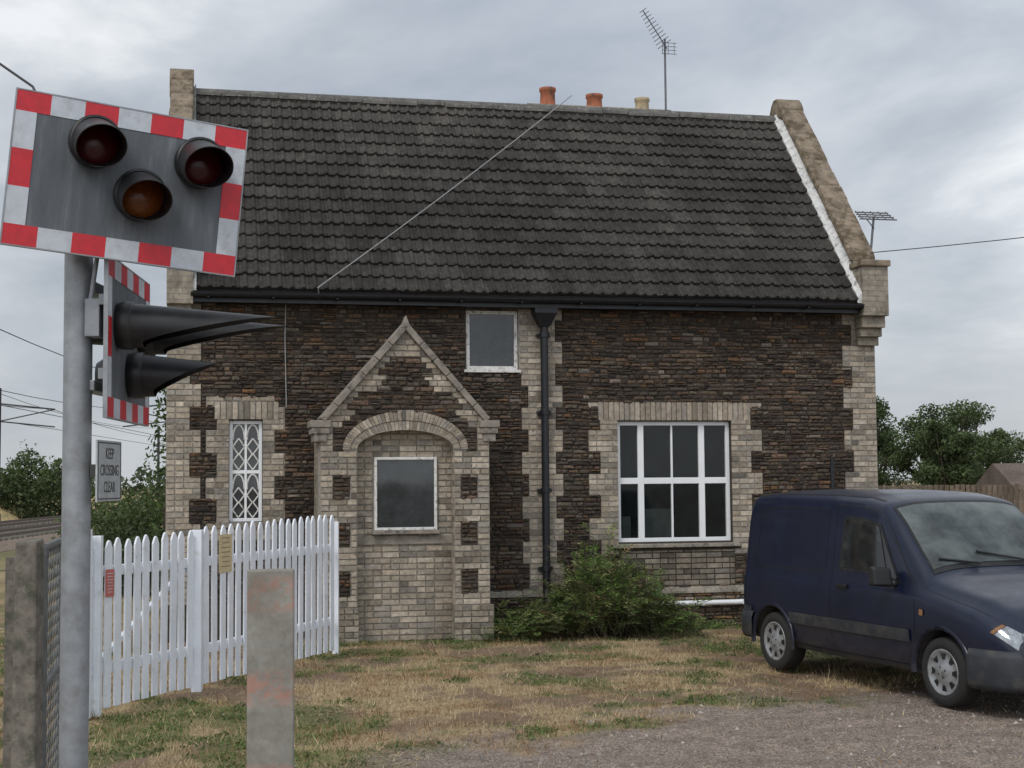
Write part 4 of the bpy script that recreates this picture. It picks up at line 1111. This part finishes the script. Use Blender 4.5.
for i in range(900):
    z=ru(1.0,3.5); q=.42*R()**.5*(1-abs(z-2.1)/2.2); a=ru(0,6.28); leafquad(V,C,Vector((.1+q*math.cos(a),q*math.sin(a),z)),.09,np.array((.09,.14,.045))*ru(.6,1.5))
leaves_mesh('foliage',V,C,T_)
BC=empty('fern_bush'); V=[];C=[]; mb=MB()
def frond(base,dirv,L,h,col,nl=24):
    pts=[]
    dr=ru(.9,1.4)
    for i in range(nl+1):
        t=i/nl; pts.append(base+dirv*(L*t**1.3)+Vector((0,0,h*(1.8*t-dr*t*t))))
    for i in range(2,nl):
        p=pts[i]; t=i/nl; d_=(pts[i+1]-pts[i-1]).normalized(); s_=d_.cross(Vector((ru(-.3,.3),ru(-.3,.3),1)))
        if s_.length<1e-3: s_=Vector((1,0,0))
        s_.normalize(); l=(.085*math.sin(math.pi*min(1,t*.9+.08))+.015)*ru(.7,1.2)
        for sg_ in (-1,1):
            v=(s_*sg_+d_*.55+Vector((0,0,ru(-.35,.2)))).normalized(); wv=d_*l*.13
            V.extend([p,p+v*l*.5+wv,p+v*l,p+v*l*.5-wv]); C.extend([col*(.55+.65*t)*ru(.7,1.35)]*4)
    mb.tube([pts[0],pts[nl//2],pts[-1]],.004,4)
a=A
for i in range(680):
    X=random.gauss(.85,.62); X=max(-.35,min(2.15,X)); Y=ru(-1.25,-.2)
    bx=X*math.cos(a)-Y*math.sin(a); by=20+X*math.sin(a)+Y*math.cos(a)
    th=ru(0,6.28); dv=Vector((math.cos(th),math.sin(th)-.35,0)).normalized()
    env=max(.3,1-abs(X-1.15)/1.5)*(1+.35*noise.noise(Vector((X*3,Y*3,2))))
    if Y<-.8: env*=.7
    col=np.array(random.choice([(.16,.24,.065),(.19,.26,.08),(.11,.185,.05),(.24,.27,.105)]))*ru(.6,1.2)
    if R()<.07: col=np.array((.30,.22,.11))
    frond(Vector((bx,by,ru(0,.35)*env)),dv,ru(.2,.65),ru(.45,1.45)*env,col)
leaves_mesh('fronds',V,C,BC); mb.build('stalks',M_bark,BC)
# scrap of litter by the wall
LT=MB(); 
for i in range(5):
    x=3.05+ru(-.05,.07); y=19.3+ru(-.05,.05); LT.hexa([(x+ru(-.05,-.02),y-.03,.0),(x+ru(.02,.05),y-.03,.0),(x+.04,y+.03,.01),(x-.04,y+.03,.0),(x-.03,y-.02,ru(.02,.05)),(x+.03,y-.02,ru(.02,.06)),(x+.03,y+.02,.05),(x-.02,y+.03,.04)])
LT.build('litter',M_white)

# ---------------------------------------------------------------- right: timber fence, bungalow
TF=empty('timber_fence'); mb=MB()
p0=Vector((11.3,46,0)); p1=Vector((24,40,0)); n=90
for i in range(n):
    c_=p0+(p1-p0)*(i/n); k=ru(.7,1.25); zt=1.80+ru(-.02,.02)
    mb.box(c_.x,c_.x+.132,c_.y-.01+ru(0,.01),c_.y+.02,.05,zt,(.15*k,.115*k,.085*k))
mb.build('boards',mat_attr('weathered_boards',ns=8),TF)
BG=empty('bungalow',(26.5,72,0)); mb=MB()
mb.box(-3,6,-3,3,0,1.5); mb.build('walls',M_brickp,BG)
mb=MB(); mb.prism_x([(-3.3,1.45),(0,2.7),(3.3,1.45)],-3.2,6.2,(.12,.09,.075)); mb.build('roof',M_tile,BG)
GPW=empty('vent_pipe'); mb=MB(); X,Y=4.52,-.25
wx,wy=X*math.cos(A)-Y*math.sin(A),20+X*math.sin(A)+Y*math.cos(A); mb.tube([(wx,wy,0),(wx,wy,2.3)],.028,8); mb.build('pipe',M_blackp,GPW)

# ---------------------------------------------------------------- railway
RW=empty('railway_track'); mb=MB()
def tr(s,off,z):
    d_=Vector((-.076,1,0)).normalized(); n_=Vector((d_.y,-d_.x,0)); v=Vector((-14.2,0,0))+d_*s+n_*off; return Vector((v.x,v.y,z))
M_ball=mat_plain('ballast',(.20,.15,.11),.95,ns=9,var=.5,bstr=1)
for c_ in (0,-3.5):
    bl=MB()
    P=[[tuple(tr(s,c_-2.0,.0)),tuple(tr(s,c_-1.5,.22)),tuple(tr(s,c_+1.5,.22)),tuple(tr(s,c_+2.0,.0))] for s in np.linspace(-10,400,60)]
    bl.grid(P); bl.build('ballast_bed',M_ball,RW)
    for r_ in (-.72,.72):
        w_,z0,z1=.035,.30,.40
        P=[tr(-10,c_+r_-w_,z0),tr(-10,c_+r_+w_,z0),tr(400,c_+r_+w_,z0),tr(400,c_+r_-w_,z0)]
        mb.hexa([tuple(p) for p in P]+[(p.x,p.y,z1) for p in P],m=0)
    for i in range(180):
        s=-10+i*.7; P=[tr(s,c_-1.25,.2),tr(s,c_+1.25,.2),tr(s+.26,c_+1.25,.2),tr(s+.26,c_-1.25,.2)]
        mb.hexa([tuple(p) for p in P]+[(p.x,p.y,.30) for p in P],m=1)
mb.build('rails_and_sleepers',[mat_plain('rail_steel',(.14,.10,.08),.5,metal=.4),M_conc],RW)
bk=MB(); P=[]
for s in np.linspace(20,300,80):
    P.append([tuple(tr(s,-6.2-.6*k,(.0,.35,.7,.95,1.1,1.1)[k]+.12*nz(s,k,.2))) for k in range(6)]+[tuple(tr(s,-16,.9)),tuple(tr(s,-30,-.02))])
bk.grid(P,(.44,.34,.17)); bk.build('grass_bank',mat_attr('bank_grass',ns=3,lo=.6,hi=1.3,bstr=.8,bd=.1,spot=((.14,.15,.06),1.2,.60)),None,True)
OL=empty('overhead_line'); mb=MB()
for s in (26,76,126,176,226):
    for off,dirn in ((-6.2,1),(2.8,-1)):
        b_=tr(s,off,0); mb.tube([b_,b_+Vector((0,0,7.0))],.11,8)
        k=tr(s,off+dirn*2.8,0)
        mb.tube([b_+Vector((0,0,6.2)),k+Vector((0,0,5.9))],.04,6); mb.tube([b_+Vector((0,0,5.3)),k+Vector((0,0,5.0))],.035,6); mb.tube([b_+Vector((0,0,5.3)),k+Vector((0,0,5.9))],.03,6)
        mb.box(b_.x-.12,b_.x+.12,b_.y-.12,b_.y+.12,0,.6)
for c_ in (0,-3.5):
    for s in (-24,26,76,126,176):
        for z,sg_ in ((4.9,.02),(5.9,.5)): mb.tube([tuple(p) for p in sag(tr(s,c_,z),tr(s+50,c_,z),sg_,8)],.016,4)
for off in (-6.4,3.0):
    for s in (-24,26,76,126): mb.tube([tuple(p) for p in sag(tr(s,off,6.8),tr(s+50,off,6.8),.5,8)],.015,4)
mb.build('masts_and_wires',M_cabled,OL)
UP=empty('telephone_wire'); mb=MB()
hp=Vector((5.3*math.cos(A),20+5.3*math.sin(A),5.25)); mb.tube([tuple(p) for p in sag(hp,(21,24,8.1),.3)],.007,5)
mb.build('wire',M_cabled,UP)
UP=empty('overhead_cable'); mb=MB(); mb.tube([(-4.2,9,5.35),(-2.75,8.4,4.3),(-2.1,7.1,3.5)],.008,5); mb.build('wire',M_cabled,UP)
